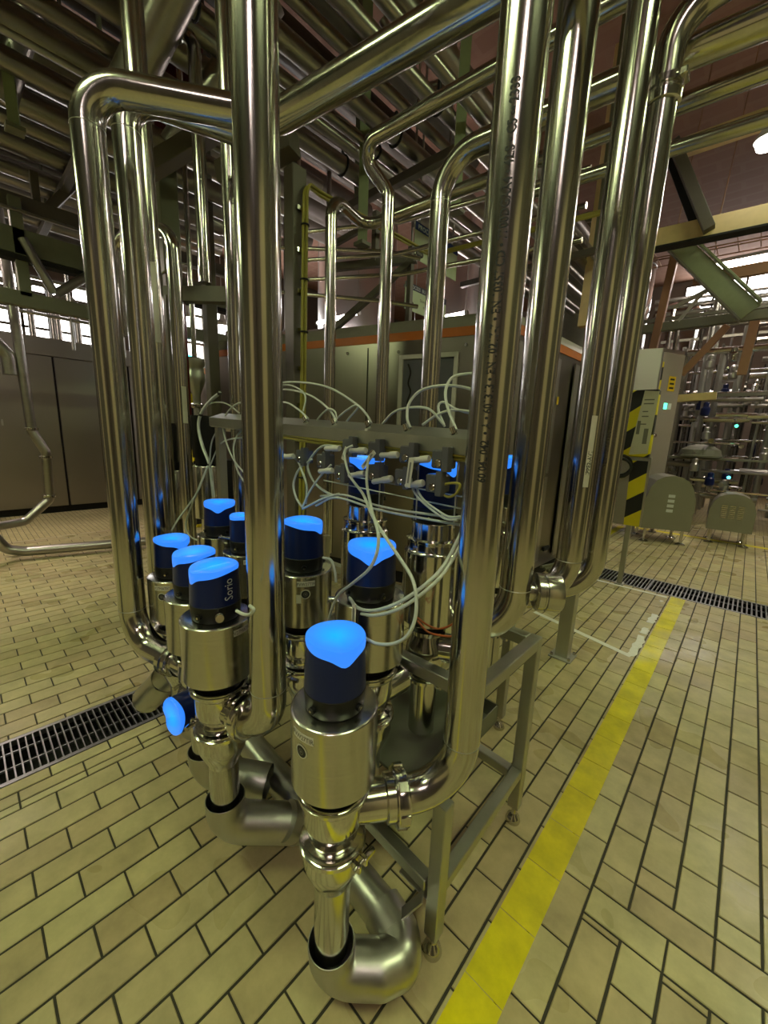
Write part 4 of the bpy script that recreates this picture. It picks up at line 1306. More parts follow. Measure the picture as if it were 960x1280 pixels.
obj('sloping_top', k, 'palegrey', root=root)
k = MB(); g2 = [p for p in grow(-.05)]; prism(k, g2, 0, .14); obj('plinth', k, 'dark', root=root)
def on_front(s, z, out=0.0):
    p = A + dF * s + nF * out
    return Vector((p.x, p.y, z))
# inspection window with white frame
wf = MB()
s0, s1, z0, z1 = .487, 1.053, 1.50, 2.364
for (a, b) in ((on_front(s0, z0, .012), on_front(s0, z1, .012)), (on_front(s1, z0, .012), on_front(s1, z1, .012)), (on_front(s0, z1 - .02, .012), on_front(s1, z1 - .02, .012)), (on_front(s0, z0, .012), on_front(s1, z0, .012))):
    wf.bar(a, b, .04, .03, nF)
fr = obj('window_frame', wf, 'white_plastic', root=root, label='white window frame')
k = MB(); k.bar(on_front((s0 + s1) / 2, z0, .004), on_front((s0 + s1) / 2, z1 - .03, .004), s1 - s0 - .03, .006, nF)
glass = plain('dim_window_glass', (.13, .135, .155), .12); MT['glass'] = glass
obj('pane', k, 'glass', root=fr)
k = MB()
k.tube(smooth_path([on_front(.98, 2.28, .012), on_front(.95, 2.20, .012), on_front(.97, 2.10, .012), on_front(.94, 2.02, .012), on_front(.97, 1.92, .012), on_front(.95, 1.84, .012)], 4), .008, 8)
obj('dark_cable', k, 'rubber', root=fr)
for (s, z) in ((1.093, 2.40), (.406, 2.42), (.406, 1.45), (1.7, 2.42), (2.4, 2.42)):
    k = MB(); p = on_front(s, z, 0); k.cyl(p, p + nF * .014, .016, 12); obj('screw', k, 'polished', root=root)
for s in (1.45, 2.55):
    k = MB(); k.bar(on_front(s, .2, .001), on_front(s, 2.46, .001), .012, .006, nF); obj('panel_seam', k, 'dark', root=root)
# right side panels
def on_right(y, z, out=.004):
    t = (y - A.y) / (Cc.y - A.y)
    return Vector((A.x + (Cc.x - A.x) * t + out, y, z))
for (y0, y1, za, zb) in ((3.45, 4.75, .22, 1.20), (3.45, 4.75, 1.24, 2.44), (4.80, 6.4, .22, 2.44)):
    k = MB(); k.bar(on_right((y0 + y1) / 2, za), on_right((y0 + y1) / 2, zb), y1 - y0, .012, (1, 0, 0)); pn = obj('side_panel', k, 'boxgrey', root=root)
    if zb > 2 and y0 > 4:
        h_ = MB(); hp = on_right(4.95, 1.52, .05); h_.tube(fillet([hp + Vector((-.05, 0, .10)), hp + Vector((0, 0, .10)), hp + Vector((0, 0, -.10)), hp + Vector((-.05, 0, -.10))], .02, 4), .010, 10); obj('handle', h_, 'rubber', root=pn)
k = MB(); k.bar(on_right(4.55, .34, .014), on_right(4.72, .34, .014), .04, .02, (1, 0, 0)); obj('vent_slot', k, 'dark', root=root)
k = MB(); k.bar(on_right(4.45, 1.98, .012), on_right(4.45, 2.06, .012), .05, .004, (1, 0, 0)); obj('yellow_label', k, 'yellow_label', root=root)
k = MB(); k.tube(smooth_path([(-1.45, 5.2, 3.4), (-1.47, 5.15, 2.6), (-1.50, 5.05, 1.9), (-1.51, 4.98, 1.2), (-1.47, 4.95, .3), (-1.44, 4.9, .008)], 5), .007, 8)
obj('black_cable', k, 'rubber', label='thin black cable hanging down the right side of the steel machine', cat='cable')
for i in range(3):
    k = MB(); k.tube(smooth_path([(-1.45 - .02 * i, 4.3 - .05 * i, .18 + .03 * i), (-1.42, 4.55, .20 + .02 * i), (-1.47, 4.75, .30 + .02 * i)], 5), .016, 8)
    obj('green_hose', k, 'greenpaint', label='grey green hose coiled at the machine foot, %s' % ('lowest', 'middle', 'topmost')[i], cat='hose')
k = MB(); k.tube(smooth_path([(-1.35, 4.75, 2.2), (-1.35, 4.72, 1.5), (-1.38, 4.68, .9), (-1.40, 4.62, 0)], 5), .026, 12)
obj('standpipe', k, 'matte', label='slim grey standpipe rising beside the right corner of the steel machine', cat='pipe')

# small machine end with orange stripe and yellow label far left
root = thing('control_box', (-6.9, 3.0, 0), 'light box with orange stripe and yellow label far behind the thick conduit', 'cabinet')
k = MB(); k.box((-7.4, 2.75, 0), (-6.35, 3.6, 2.46), .01); obj('housing', k, 'boxgrey', root=root)
k = MB(); k.box((-7.41, 2.742, 2.40), (-6.34, 3.6, 2.49)); obj('orange_stripe', k, 'orange', root=root)
k = MB(); k.box((-6.34, 2.80, 2.12), (-6.325, 3.02, 2.36)); k.box((-6.9, 2.735, 2.10), (-6.6, 2.75, 2.34)); obj('yellow_label', k, 'yellow_label', root=root)
root = thing('hazard_post', (-6.45, 2.55, 0), 'slim yellow and black striped post behind the inline valve', 'post')
k = MB(); k.box((-6.52, 2.50, 0), (-6.38, 2.60, 2.45), .005); obj('post', k, 'hazard', root=root)
k = MB(); k.sphere((-6.45, 2.55, 2.62), .045, 12, 6); k.cyl((-6.45, 2.55, 2.44), (-6.45, 2.55, 2.58), .02, 10); obj('signal_light', k, 'cyan_led', root=root)

# ================================================================== LEFT CABINET AND PIPES
root = thing('steel_cabinet', (-9.2, 1.2, 0), 'long brown grey steel cabinet along the left, dark gap between its doors', 'cabinet')
k = MB(); k.box((-9.9, -1.2, .12), (-8.87, 3.2, 2.66)); obj('body', k, 'dark', root=root)
k = MB(); k.box((-9.9, -1.2, 2.66), (-8.84, 3.2, 2.95), .01); obj('top_panel', k, 'cabinet', root=root)
for (a, b) in ((-1.2, -.12), (-.09, 1.255), (1.285, 2.35), (2.38, 3.2)):
    k = MB(); k.box((-8.87, a, .13), (-8.84, b, 2.655), .006); d_ = obj('door', k, 'cabinet', root=root)
    h_ = MB(); h_.box((-8.845, a + .62, 1.50), (-8.825, a + .645, 1.60), .004); obj('handle', h_, 'satin', root=d_)
k = MB(); k.box((-9.8, -1.1, 0), (-8.95, 3.1, .12)); obj('plinth', k, 'dark', root=root)
S = .84
def sc_(x, y, z): return (x * S, y * S, 1.6 + (z - 1.6) * S)
pipe('wall_pipe', [sc_(-7.6, .71, 4.6), sc_(-7.6, .76, 1.45), sc_(-7.55, .88, 1.15), sc_(-7.6, .86, .45), sc_(-7.55, .55, .16), sc_(-7.5, .25, .14)], [.1, .12, .1, .12], .050,
     'olive steel pipe zigzagging down before the left cabinet', mat='old_pipe', seg=20)
for (p, lab) in ((sc_(-7.6, .76, 1.48), 'upper'), (sc_(-7.57, .87, 1.08), 'middle'), (sc_(-7.6, .86, .5), 'lower')):
    k = MB(); k.lathe([(.049, -.02), (.066, -.012), (.066, .012), (.049, .02)], p, Z, 20)
    obj('pipe_clamp', k, 'polished', label='%s clamp ring on the zigzag pipe by the left cabinet' % lab, cat='clamp')
pipe('floor_pipe', [(-6.0, .05, .55), (-6.05, .25, .14), (-6.0, .42, .10), (-5.75, 1.25, .10), (-5.3, 2.6, .10)], [.12, .1, 0], .055, 'steel pipe lying low above the floor in front of the left cabinet', mat='old_pipe', seg=20)
pipe('wall_pipe', [sc_(-7.6, .35, 3.6), sc_(-7.6, .40, 2.75), sc_(-7.6, .62, 2.45), sc_(-7.6, .62, 2.2)], .1, .07, 'thick steel pipe elbow cut by the left picture edge above the cabinet', mat='old_pipe', seg=18)
# steel frame over the left cabinet
root = thing('pipe_gantry', (-6.1, 1.0, 2.8), 'grey green steel gantry carrying pipes over the left cabinet', 'gantry')
def gb(name, a, b, w, h, mt='greenpaint', up=Z):
    k = MB(); k.bar(a, b, w, h, up, .004); return obj(name, k, mt, root=root)
gb('lower_beam', (-6, -2, 2.87), (-6, 3.2, 2.87), .10, .15); gb('middle_beam', (-6, -2, 3.43), (-6, 3.2, 3.43), .10, .25)
gb('dark_flange', (-6, -2, 3.27), (-6, 3.2, 3.27), .14, .05, 'dark')
gb('upper_beam', (-6.1, -2, 3.84), (-6.1, 3.2, 3.84), .10, .15, 'greypaint'); gb('handrail', (-5.95, -2, 3.72), (-5.95, 3.2, 3.72), .03, .03, 'old_pipe')
for y in (-.7, .70, 1.95, 3.1):
    gb('post', (-6.02, y, 2.9), (-6.02, y, 3.85), .10, .14, up=(1, 0, 0))
gb('leg', (-6.05, 3.15, 0), (-6.05, 3.15, 6.9), .14, .14, up=(1, 0, 0)); gb('leg', (-6.05, -1.9, 0), (-6.05, -1.9, 6.9), .14, .14, up=(1, 0, 0))
gb('diagonal_brace', (-6.1, .98, 3.87), (-6.1, 1.45, 4.5), .09, .09, 'greypaint'); gb('short_post', (-6.1, .90, 3.87), (-6.1, .90, 4.2), .07, .07, 'greypaint', (1, 0, 0))
for (a_, b_) in (((-5.9, .95, 2.98), (-5.9, 1.6, 3.55)), ((-5.9, .93, 2.98), (-5.9, .72, 3.45))):
    k = MB(); k.cyl(a_, b_, .045, 14); obj('round_brace', k, 'old_pipe', root=root)
root = thing('guard_rail', (-7.2, .7, 3.0), 'pale guard rail on the platform above the left cabinet', 'railing')
for z in (3.0, 3.45, 3.9):
    k = MB(); k.cyl((-7.3, -2, z), (-7.3, 3.5, z), .022, 10); obj('rail', k, 'matte', root=root)
for i in range(9):
    k = MB(); k.cyl((-7.3, -1.8 + i * .62, 2.6), (-7.3, -1.8 + i * .62, 3.9), .022, 10); obj('post', k, 'matte', root=root)
for i, (y, z) in enumerate(((.30, 3.32), (.55, 3.18), (.95, 3.25), (1.25, 3.12))):
    pipe('hooked_pipe', [(-9.2, y * 1.16, 2.95), (-9.2, y * 1.16, z + .6), (-9.2, y * 1.16 + .28, z + .6), (-9.2, y * 1.16 + .28, 2.95)], .10, .045, 'bent steel pipe standing on the left cabinet, %s from the picture edge' % ('first', 'second', 'third', 'fourth')[i], mat='old_pipe', seg=14)

# ================================================================== COLUMNS AND THIN PIPES LEFT OF CENTRE
def column(x, y, w, d, z0, z1, mt, label, rot=0):
    root = thing('steel_column', (x, y, z0), label, 'column')
    k = MB(); a = math.radians(rot)
    k.obox((x, y, (z0 + z1) / 2), (math.cos(a), math.sin(a), 0), (-math.sin(a), math.cos(a), 0), Z, w / 2, d / 2, (z1 - z0) / 2, .006)
    obj('shaft', k, mt, root=root)
    k = MB(); k.box((x - w, y - d, z0), (x + w, y + d, z0 + .02)); obj('foot_plate', k, mt, root=root)
    return root
column(-5.12, 2.30, .13, .13, 0, 6.9, 'greypaint', 'square steel column left of the centre pipe, behind the hose bundle')
c369 = column(-2.99, 2.07, .13, .13, 0, 3.62, 'greypaint', 'square grey column with clipped cables right of the centre pipe')
for i in range(9):
    k = MB(); k.box((-2.94, 2.03, .9 + i * .3), (-2.90, 2.10, .93 + i * .3)); obj('clip', k, 'polished', root=c369)
root = thing('wall_box', (-4.28, 1.60, 3.0), 'narrow olive sheet box standing behind the left pipes', 'box')
k = MB(); k.box((-4.38, 1.50, 3.0), (-4.24, 1.66, 4.0), .006); obj('housing', k, 'greenpaint', root=root)
k = MB(); k.box((-4.36, 1.52, 0), (-4.28, 1.62, 3.0)); obj('stand', k, 'greypaint', root=root)
pipe('thin_pipe', [(-4.55, 1.854, 2.30), (-4.55, 1.854, 6.9)], 0, .0265, 'thin pale pipe rising straight between the left pipes and the centre pipe', seg=14)
pipe('hooked_pipe', [(-3.09, 1.362, 2.62), (-3.09, 1.362, 4.12), (-3.42, 1.20, 4.12), (-3.42, 1.2, 3.7)], [.12, .08], .0425, 'steel pipe with a hooked top before the dark red sheet', seg=22)
root = thing('beam_pair', (-3.9, 1.5, 3.7), 'pair of dark beams slanting behind the left top bend', 'beam')
k = MB(); k.bar((-4.02, 1.30, 3.62), (-3.40, 1.95, 4.15), .13, .13, Z, .004); obj('beam', k, 'greypaint', root=root)
k = MB(); k.bar((-3.55, 1.75, 3.62), (-2.9, 2.0, 3.74), .16, .16, Z, .004); obj('beam', k, 'greypaint', root=root)
root = thing('red_sheet', (-5.1, 2.0, 5.0), 'dark red sheet hanging among the overhead pipes at the left', 'sheet')
k = MB(); k.obox((-5.2, 2.1, 5.25), (.72, .69, 0), (-.69, .72, 0), Z, .28, .01, .48); obj('sheet', k, 'red', root=root)
k = MB(); k.cyl((-5.2, 2.1, 5.7), (-5.2, 2.1, 6.9), .01, 8); obj('hanger', k, 'satin', root=root)
# inline instrument valve
root = thing('wall_bracket', (-3.3, 1.4, 2.4), 'dark angle bracket under the hooked pipe beside the centre pipe', 'bracket')
k = MB(); k.bar((-3.45, 1.20, 2.57), (-2.6, 1.60, 2.50), .08, .10); obj('arm', k, 'greypaint', root=root)
k = MB(); k.bar((-3.40, 1.22, 0), (-3.40, 1.22, 2.55), .07, .07, (0, 1, 0)); obj('post', k, 'greypaint', root=root)
root = thing('inline_valve', (-4.55, 1.854, 0), 'grey inline valve with union rings hanging left of the square column', 'valve')
ivx, ivy = -4.55, 1.854
k = MB(); k.lathe([(.038, 1.84), (.042, 1.94), (.078, 2.04), (.094, 2.09), (.094, 2.16), (.085, 2.18), (.085, 2.23), (.10, 2.25), (.10, 2.31), (.06, 2.33)], (ivx, ivy, 0), Z, 20); obj('body', k, 'matte', root=root)
k = MB(); k.lathe([(.05, 1.80), (.085, 1.815), (.085, 1.835), (.05, 1.85)], (ivx, ivy, 0), Z, 20); obj('union_nut', k, 'polished', root=root)
k = MB(); k.tube(fillet([(ivx, ivy, 1.81), (ivx, ivy, 1.62), (ivx + .7, ivy + .3, 1.58), (ivx + .7, ivy + .3, 0)], [.10, .08], 8), .038, 14); obj('elbow', k, 'matte', root=root)
k = MB(); k.cyl((ivx, ivy, 2.15), (ivx - .22, ivy - .18, 2.15), .025, 10); k.cyl((ivx - .20, ivy - .165, 2.15), (ivx - .24, ivy - .195, 2.15), .06, 12); obj('side_valve', k, 'matte', root=root)
root = thing('red_pipe', (-3.6, 1.2, 1.6), 'dark red pipe standing behind the slim hooked pipe', 'pipe')
k = MB(); k.cyl((-3.42, 1.30, 1.55), (-3.42, 1.30, 2.55), .045, 14); obj('pipe', k, 'red', root=root)
k = MB(); k.cyl((-3.42, 1.30, 0), (-3.42, 1.30, 1.56), .03, 12); obj('stand', k, 'matte', root=root)
# yellow cable bundle
k = MB()
for i, o in enumerate(((0, 0), (.022, .008), (.01, -.018))):
    k.tube(fillet([(-2.86 + o[0], 2.02 + o[1], .8), (-2.90 + o[0], 2.1 + o[1], 3.50 + o[1]), (-3.0 + o[0], 2.30, 3.55 + o[1]), (-3.0 + o[0], 3.62, 3.58 + o[1]), (-3.0 + o[0], 3.9, 3.6 + o[1]), (-1.2, 4.15, 3.6 + o[1])], [.12, .1, .1, .12], 5), .012, 8)
yb = obj('yellow_cable_bundle', k, 'yellow_cable', label='yellow cable bundle clipped up the grey column and along the top', cat='cable')
for zz in (1.2, 1.6, 2.0, 2.4, 2.8, 3.2):
    q = MB(); f = (zz - .8) / 2.7; q.torus((-2.85 - .04 * f, 2.02 + .08 * f, zz), Z, .03, .007, 12, 6); obj('cable_tie', q, 'rubber', root=yb)
# tube rails over the machine
for i, (za, zb, x0) in enumerate(((3.385, 3.30, -2.53), (3.145, 3.10, -2.56), (2.97, 2.906, -2.50))):
    pipe('tube_rail', [(-3.6, 2.45, za + .08), (x0 - .05, 2.78, za), (x0 + .02, 2.8, za - .01), (-1.0, 2.84, zb - .06)], [.06, .06], .018, 'thin steel tube running over the machine, %s of three' % ('highest', 'middle', 'lowest')[i], seg=10)
for i, z in enumerate((3.0, 3.42)):
    pipe('tube_rail', [(-4.4, 2.3, z + .1), (-2.75, 2.9, z - .18), (-2.6, 3.2, z - .18)], .08, .02, 'thin steel tube slanting beside the yellow cables, %s one' % ('lower', 'upper')[i], seg=10)
root = thing('bracket_frame', (-3.3, 2.75, 2.7), 'grey bracket frame with slanting brace standing on the machine top', 'bracket')
for (a, b, w) in (((-3.55, 2.95, 2.7), (-2.72, 3.25, 3.28), .06), ((-3.5, 2.9, 3.28), (-2.72, 3.3, 3.30), .07), ((-3.1, 3.1, 3.3), (-3.1, 3.1, 3.75), .06), ((-2.75, 3.25, 2.68), (-2.75, 3.25, 3.4), .05), ((-3.5, 2.9, 3.5), (-2.9, 3.15, 3.72), .05)):
    k = MB(); k.bar(a, b, w, w, Z, .003); obj('bar', k, 'greypaint', root=root)

# ================================================================== TANKS, SIGNS
def tank(x, y, r, z0, z1, label, mt='polished'):
    root = thing('storage_tank', (x, y, 0), label, 'tank')
    k = MB(); k.lathe([(r, z0), (r, z1), (r * .9, z1 + r * .22), (r * .5, z1 + r * .42), (.1, z1 + r * .5)], (x, y, 0), seg=48); obj('shell', k, mt, root=root)
    for z in (z0 + .5, (z0 + z1) / 2, z1 - .1):
        k = MB(); k.torus((x, y, z), Z, r, .012, 48, 6); obj('seam_band', k, 'satin', root=root)
    for q in range(3):
        a = q * 2 * PI / 3 + .4
        k = MB(); k.cyl((x + r * .8 * math.cos(a), y + r * .8 * math.sin(a), 0), (x + r * .8 * math.cos(a), y + r * .8 * math.sin(a), z0 + .02), .06, 12); obj('leg', k, 'matte', root=root)
    return root
tank(-7.8, 7.2, .95, .6, 6.5, 'wide shiny storage tank behind the machine, left of the signs', 'tank')
tank(-5.7, 8.6, .8, .6, 6.4, 'shiny storage tank directly behind the hanging signs', 'tank')
tank(-4.3, 7.6, .50, .6, 6.4, 'slim polished tank right of the hanging signs', 'tank')
tank(-3.6, 10.55, .60, .6, 6.4, 'grey green tank seen between the right pipes', 'greenpaint')
tank(-3.1, 12.2, .65, .6, 6.0, 'gleaming tank far behind the grey box cabinet')
tank(-2.3, 15.0, .6, .6, 5.4, 'second gleaming tank far behind the slanting green beam')
def sign(x, y0, y1, z0, z1, header, hmat, lines, label, oval):
    root = thing('process_sign', (x, (y0 + y1) / 2, z0), label, 'sign')
    k = MB(); k.box((x - .012, y0, z0), (x, y1, z1)); b = obj('board', k, 'signgreen', root=root)
    hh = (z1 - z0) * .22
    k = MB(); k.box((x - .002, y0, z1 - hh), (x + .003, y1, z1)); h_ = obj('header', k, hmat, root=b)
    k = MB(); flat_text(k, header, hh * .85, (x + .0045, y0 + .05, z1 - hh * .80), (0, 1, 0), Z); obj('lettering', k, 'whiteink', root=b)
    k = MB()
    for i, t in enumerate(lines):
        flat_text(k, t, .05, (x + .0035, (y0 + y1) / 2, z1 - hh - .10 - i * .065), (0, 1, 0), Z, True)
    if lines: obj('small_lettering', k, 'ink', root=b)
    k = MB(); k.lathe([(.045, -.001), (.045, .002)], (x + .002, y0 + .10, z0 + .07), (1, 0, 0), 20)
    k.v = [(a, (bb - (y0 + .10)) * 1.6 + y0 + .10, c) for a, bb, c in k.v]
    ov = obj('oval_emblem', k, 'ink', root=b)
    k = MB(); k.bar((x + .0052, y0 + .05, z0 + .07), (x + .0052, y0 + .15, z0 + .07), .028, .0006, (1, 0, 0)); obj('emblem_band', k, 'greyink', root=b)
    k = MB(); k.bar((x - .02, y0 + .1, z1), (x - .02, y0 + .1, 6.9), .02, .02); k.bar((x - .02, y1 - .1, z1), (x - .02, y1 - .1, 6.9), .02, .02); k.bar((x - .025, y0, z1 - .05), (x - .025, y1, z1 - .05), .02, .03)
    obj('hanger', k, 'matte', root=root)
sign(-3.3, 3.95, 4.85, 3.66, 4.05, 'PROCESS', 'signblue', ['Tank'], 'upper pale sign with blue header reading PROCESS, partly behind a pipe', True)
sign(-3.4, 3.94, 4.80, 3.12, 3.43, 'PROCESS  BUILDING', 'signnavy', ['Storage Tanks', 'to Silos'], 'lower pale sign with dark navy header, above the machine', True)

# ================================================================== OVERHEAD PIPES
rp = random.Random(21)
ordn = ['first', 'second', 'third', 'fourth', 'fifth', 'sixth', 'seventh', 'eighth', 'ninth', 'tenth', 'eleventh', 'twelfth', 'thirteenth', 'fourteenth', 'fifteenth', 'sixteenth', 'seventeenth', 'eighteenth', 'nineteenth', 'twentieth']
low = [(-2.14, .045), (-2.40, .06), (-2.62, .045), (-2.88, .075), (-3.12, .05), (-3.36, .055), (-3.62, .085), (-3.92, .06), (-4.22, .10), (-4.6, .08), (-5.0, .10), (-5.42, .085), (-5.85, .11), (-6.3, .08), (-6.75, .09), (-7.2, .07), (-7.6, .09), (-8.05, .08)]
for i, (x, r_) in enumerate(low):
    y1 = 9.5 if x > -3.9 else 2.6 + (x + 3.9) * -.12
    dz = rp.uniform(-.06, .06)
    k = MB(); k.tube([(x, -4.5, 4.3 + dz), (x, y1 * .5, 4.3 + dz), (x, y1, 4.3 + dz)], r_, 14)
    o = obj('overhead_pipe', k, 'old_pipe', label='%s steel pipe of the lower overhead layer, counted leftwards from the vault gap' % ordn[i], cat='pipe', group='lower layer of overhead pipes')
    if i in (1, 3, 4, 6):
        for yy in (-.2, 1.4, 3.1):
            q = MB(); q.torus((x, yy, 4.3 + dz), (0, 1, 0), r_ + .006, .010, 16, 6); q.box((x - .012, yy - .012, 4.3 + dz + r_), (x + .012, yy + .012, 4.3 + dz + r_ + .12)); obj('pipe_clip', q, 'rubber', root=o)
for i in range(14):
    x = -2.75 - i * .47 + rp.uniform(-.06, .06); r_ = rp.choice([.06, .08, .10, .12])
    if i in (1,): continue
    k = MB(); k.tube([(x, -4.5, 5.05 + rp.uniform(-.08, .08)), (x, 9.0 if x > -4.6 else 4.0, 5.05)], r_, 12)
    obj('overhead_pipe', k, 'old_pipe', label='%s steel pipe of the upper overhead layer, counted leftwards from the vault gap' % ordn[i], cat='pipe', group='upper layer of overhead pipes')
for i in range(9):
    x = -3.9 - i * .6; r_ = rp.choice([.12, .16, .2])
    k = MB(); k.tube([(x, -4.5, 5.8 + rp.uniform(-.1, .1)), (x, 6.0, 5.8)], r_, 12)
    obj('overhead_duct', k, 'greypaint', label='%s dark duct above all the overhead pipes, counted leftwards' % ordn[i], cat='duct', group='dark ducts under the vault')
# steel grid carrying the pipes
for i, y in enumerate((-1.6, 1.15, 3.4, 6.2)):
    root = thing('pipe_rack', (-5, y, 4.0), 'dark cross beam with hangers under the overhead pipes, %s from the viewer' % ordn[i], 'rack')
    x0 = -8.4 if y < 2.5 else -4.1
    k = MB(); k.bar((x0, y, 4.14), (-1.95, y, 4.14), .08, .08, Z, .003); obj('beam', k, 'greypaint', root=root)
    for x in ((-7.4, -5.6, -4.4, -2.0) if y < 2.5 else (-3.75, -2.0)):
        k = MB(); k.bar((x, y + .03, 4.1), (x, y + .03, 7.15), .07, .02, (0, 1, 0)); obj('hanger', k, 'greenpaint', root=root)
for i, (x, y, z) in enumerate(((-3.08, 2.9, 3.4), (-2.30, 3.3, 3.6), (-1.75, 3.6, 3.7), (-4.75, .62, 3.9))):
    root = thing('hanger_bar', (x, y, z), 'flat green hanger bar dropping from the vault, %s from the right' % ('third', 'second', 'first', 'fourth')[i], 'hanger')
    k = MB(); k.bar((x, y, z), (x, y, 7.1), .09, .012, (.7, -.7, 0)); obj('strip', k, 'palegreen', root=root)
    k = MB(); k.box((x - .06, y - .06, z - .03), (x + .06, y + .06, z)); obj('foot', k, 'greenpaint', root=root)
# cross pipes of the upper left
pipe('cross_pipe', [(-3.46, .95, 3.55), (-2.05, 1.62, 5.1)], 0, .115, 'thick dark pipe slanting up over the left top bend', mat='old_pipe', seg=24)
pipe('cross_pipe', [(-3.9, 1.50, 3.85), (-3.15, 2.0, 4.75)], 0, .10, 'thick pipe slanting before the dark red sheet', mat='old_pipe', seg=20)
pipe('cross_pipe', [(-4.95, .58, 4.15), (-4.45, .95, 5.3)], 0, .10, 'thick dark pipe dropping at the top left corner', mat='old_pipe', seg=20)
k = MB(); k.tube([(-3.9, -3.5, 4.02), (-3.9, 2.5, 4.02)], .022, 10); obj('thin_rod', k, 'matte', label='thin straight rod crossing the top left corner', cat='rod')
# looped pipes under the vault
pipe('looped_pipe', [(-4.2, 4.2, 6.62), (-4.05, 4.75, 6.05), (-3.5, 5.0, 6.05), (-3.5, 5.0, 7.1)], .16, .055, 'pipe loop hanging highest under the brick vault, nearer of two', mat='old_pipe', seg=16)
pipe('looped_pipe', [(-4.6, 4.5, 6.85), (-4.2, 4.95, 6.30), (-3.62, 5.2, 6.30), (-3.62, 5.2, 7.1)], .16, .055, 'pipe loop hanging highest under the brick vault, farther of two', mat='old_pipe', seg=16)
# pipes at the top right, across x
for i, (z, y, r_) in enumerate(((3.09, 2.7, .034),)):
    k = MB(); k.tube([(-1.4, y - .06, z + .03), (2.6, y + .24, z - .06)], r_, 18)
    obj('top_pipe', k, 'pipe_h', label='slimmer steel pipe crossing to the top right, lowest above the tan beam', cat='pipe')
for i in range(4):
    k = MB(); k.tube([(-2.4, 12.4 + i * .15, 5.1 - i * .12), (2.2, 12.9 + i * .15, 5.1 - i * .12)], .05, 10)
    obj('far_pipe', k, 'matte', label='far steel pipe below the brown vault on the right, %s of four' % ('highest', 'second', 'third', 'lowest')[i], cat='pipe')

# ================================================================== RIGHT SIDE: TRUSS, CABINETS, PUMPS, SKID
root = thing('roof_truss', (-.6, 7.0, 3.2), 'tan and green steel truss spanning the upper right', 'truss')
def tb(name, a, b, w, h, mt, up=Z):
    k = MB(); k.bar(a, b, w, h, up, .004); return obj(name, k, mt, root=root)
tb('upper_chord', (-1.33, 7.0, 5.45), (2.2, 7.12, 5.45), .12, .20, 'tanpaint'); tb('lower_chord', (-2.2, 6.98, 4.42), (2.2, 7.12, 4.30), .14, .24, 'tanpaint')
tb('flange', (-2.2, 6.96, 4.29), (2.2, 7.1, 4.17), .18, .03, 'dark')
tb('diagonal', (-1.40, 6.86, 5.48), (-.86, 6.90, 4.32), .16, .12, 'greypaint'); tb('diagonal', (-1.46, 7.05, 5.45), (-.95, 7.05, 4.30), .12, .12, 'dark')
tb('end_post', (-2.30, 7.05, 3.4), (-2.26, 7.05, 7.1), .14, .14, 'tanpaint', (0, 1, 0))
tb('end_post', (1.9, 7.1, 0), (1.9, 7.1, 7.1), .14, .14, 'tanpaint', (0, 1, 0))
root = thing('slanting_beam', (-.8, 8.4, 3.3), 'wide green beam slanting down to the right below the truss', 'beam')
def tb2(name, a, b, w, h, mt, up=Z):
    k = MB(); k.bar(a, b, w, h, up, .004); return obj(name, k, mt, root=root)
tb2('web', (-1.55, 8.4, 4.95), (-.36, 8.45, 3.62), .05, .26, 'palegreen'); tb2('flange', (-1.42, 8.36, 5.05), (-.26, 8.40, 3.74), .14, .03, 'palegreen'); tb2('flange', (-1.62, 8.36, 4.83), (-.46, 8.40, 3.50), .14, .03, 'greenpaint')
root = thing('steel_portal', (-.6, 8.7, 0), 'brown and olive steel frame behind the grey box cabinet', 'frame')
tb3 = tb2
tb3('cross_beam', (-1.18, 8.7, 4.30), (.9, 8.8, 4.33), .10, .17, 'brown'); tb3('long_beam', (-1.95, 8.7, 3.62), (.9, 8.85, 3.66), .12, .14, 'greenpaint')
tb3('brown_post', (-1.62, 8.7, 2.9), (-1.50, 8.7, 4.75), .12, .12, 'brown', (0, 1, 0)); tb3('brown_brace', (-1.12, 8.7, 2.80), (-.62, 8.7, 3.52), .10, .10, 'brown'); tb3('brown_stub', (-.33, 8.75, 2.75), (-.30, 8.75, 3.55), .12, .10, 'brown', (0, 1, 0))
tb3('post', (.75, 8.8, 0), (.75, 8.8, 7.1), .12, .12, 'greenpaint', (0, 1, 0)); tb3('post', (-1.95, 8.75, 0), (-1.95, 8.75, 7.1), .08, .08, 'greypaint', (0, 1, 0))
tb3('pale_brace', (-1.32, 8.65, 4.72), (-1.12, 8.65, 4.28), .06, .06, 'satin'); tb3('pale_brace', (-1.40, 8.7, 3.92), (-.95, 8.7, 4.12), .06, .06, 'satin'); tb3('pale_brace', (-1.35, 8.7, 3.60), (-1.0, 8.7, 4.12), .05, .05, 'satin')
tb3('door_lintel', (-1.15, 8.9, 2.42), (-.60, 8.9, 2.45), .12, .12, 'tanpaint')
# wire tray under the truss
root = thing('wire_mesh_tray', (-.6, 8.0, 4.3), 'sagging wire mesh cable tray below the truss', 'cable tray')
k = MB()
for i in range(7): k.cyl((-2.1, 7.6 + i * .22, 4.72 + .04 * (i % 2)), (2.0, 7.8 + i * .22, 4.66 + .04 * (i % 2)), .010, 6)
for i in range(16):
    x = -2.0 + i * .26; k.cyl((x, 7.55, 4.74), (x + .02, 9.0, 4.72), .008, 6)
for i in range(8):
    x = -1.9 + i * .5; k.cyl((x, 7.9, 4.72), (x + .1, 8.0, 7.1), .008, 6)
obj('wires', k, 'brown', root=root, kind='stuff')

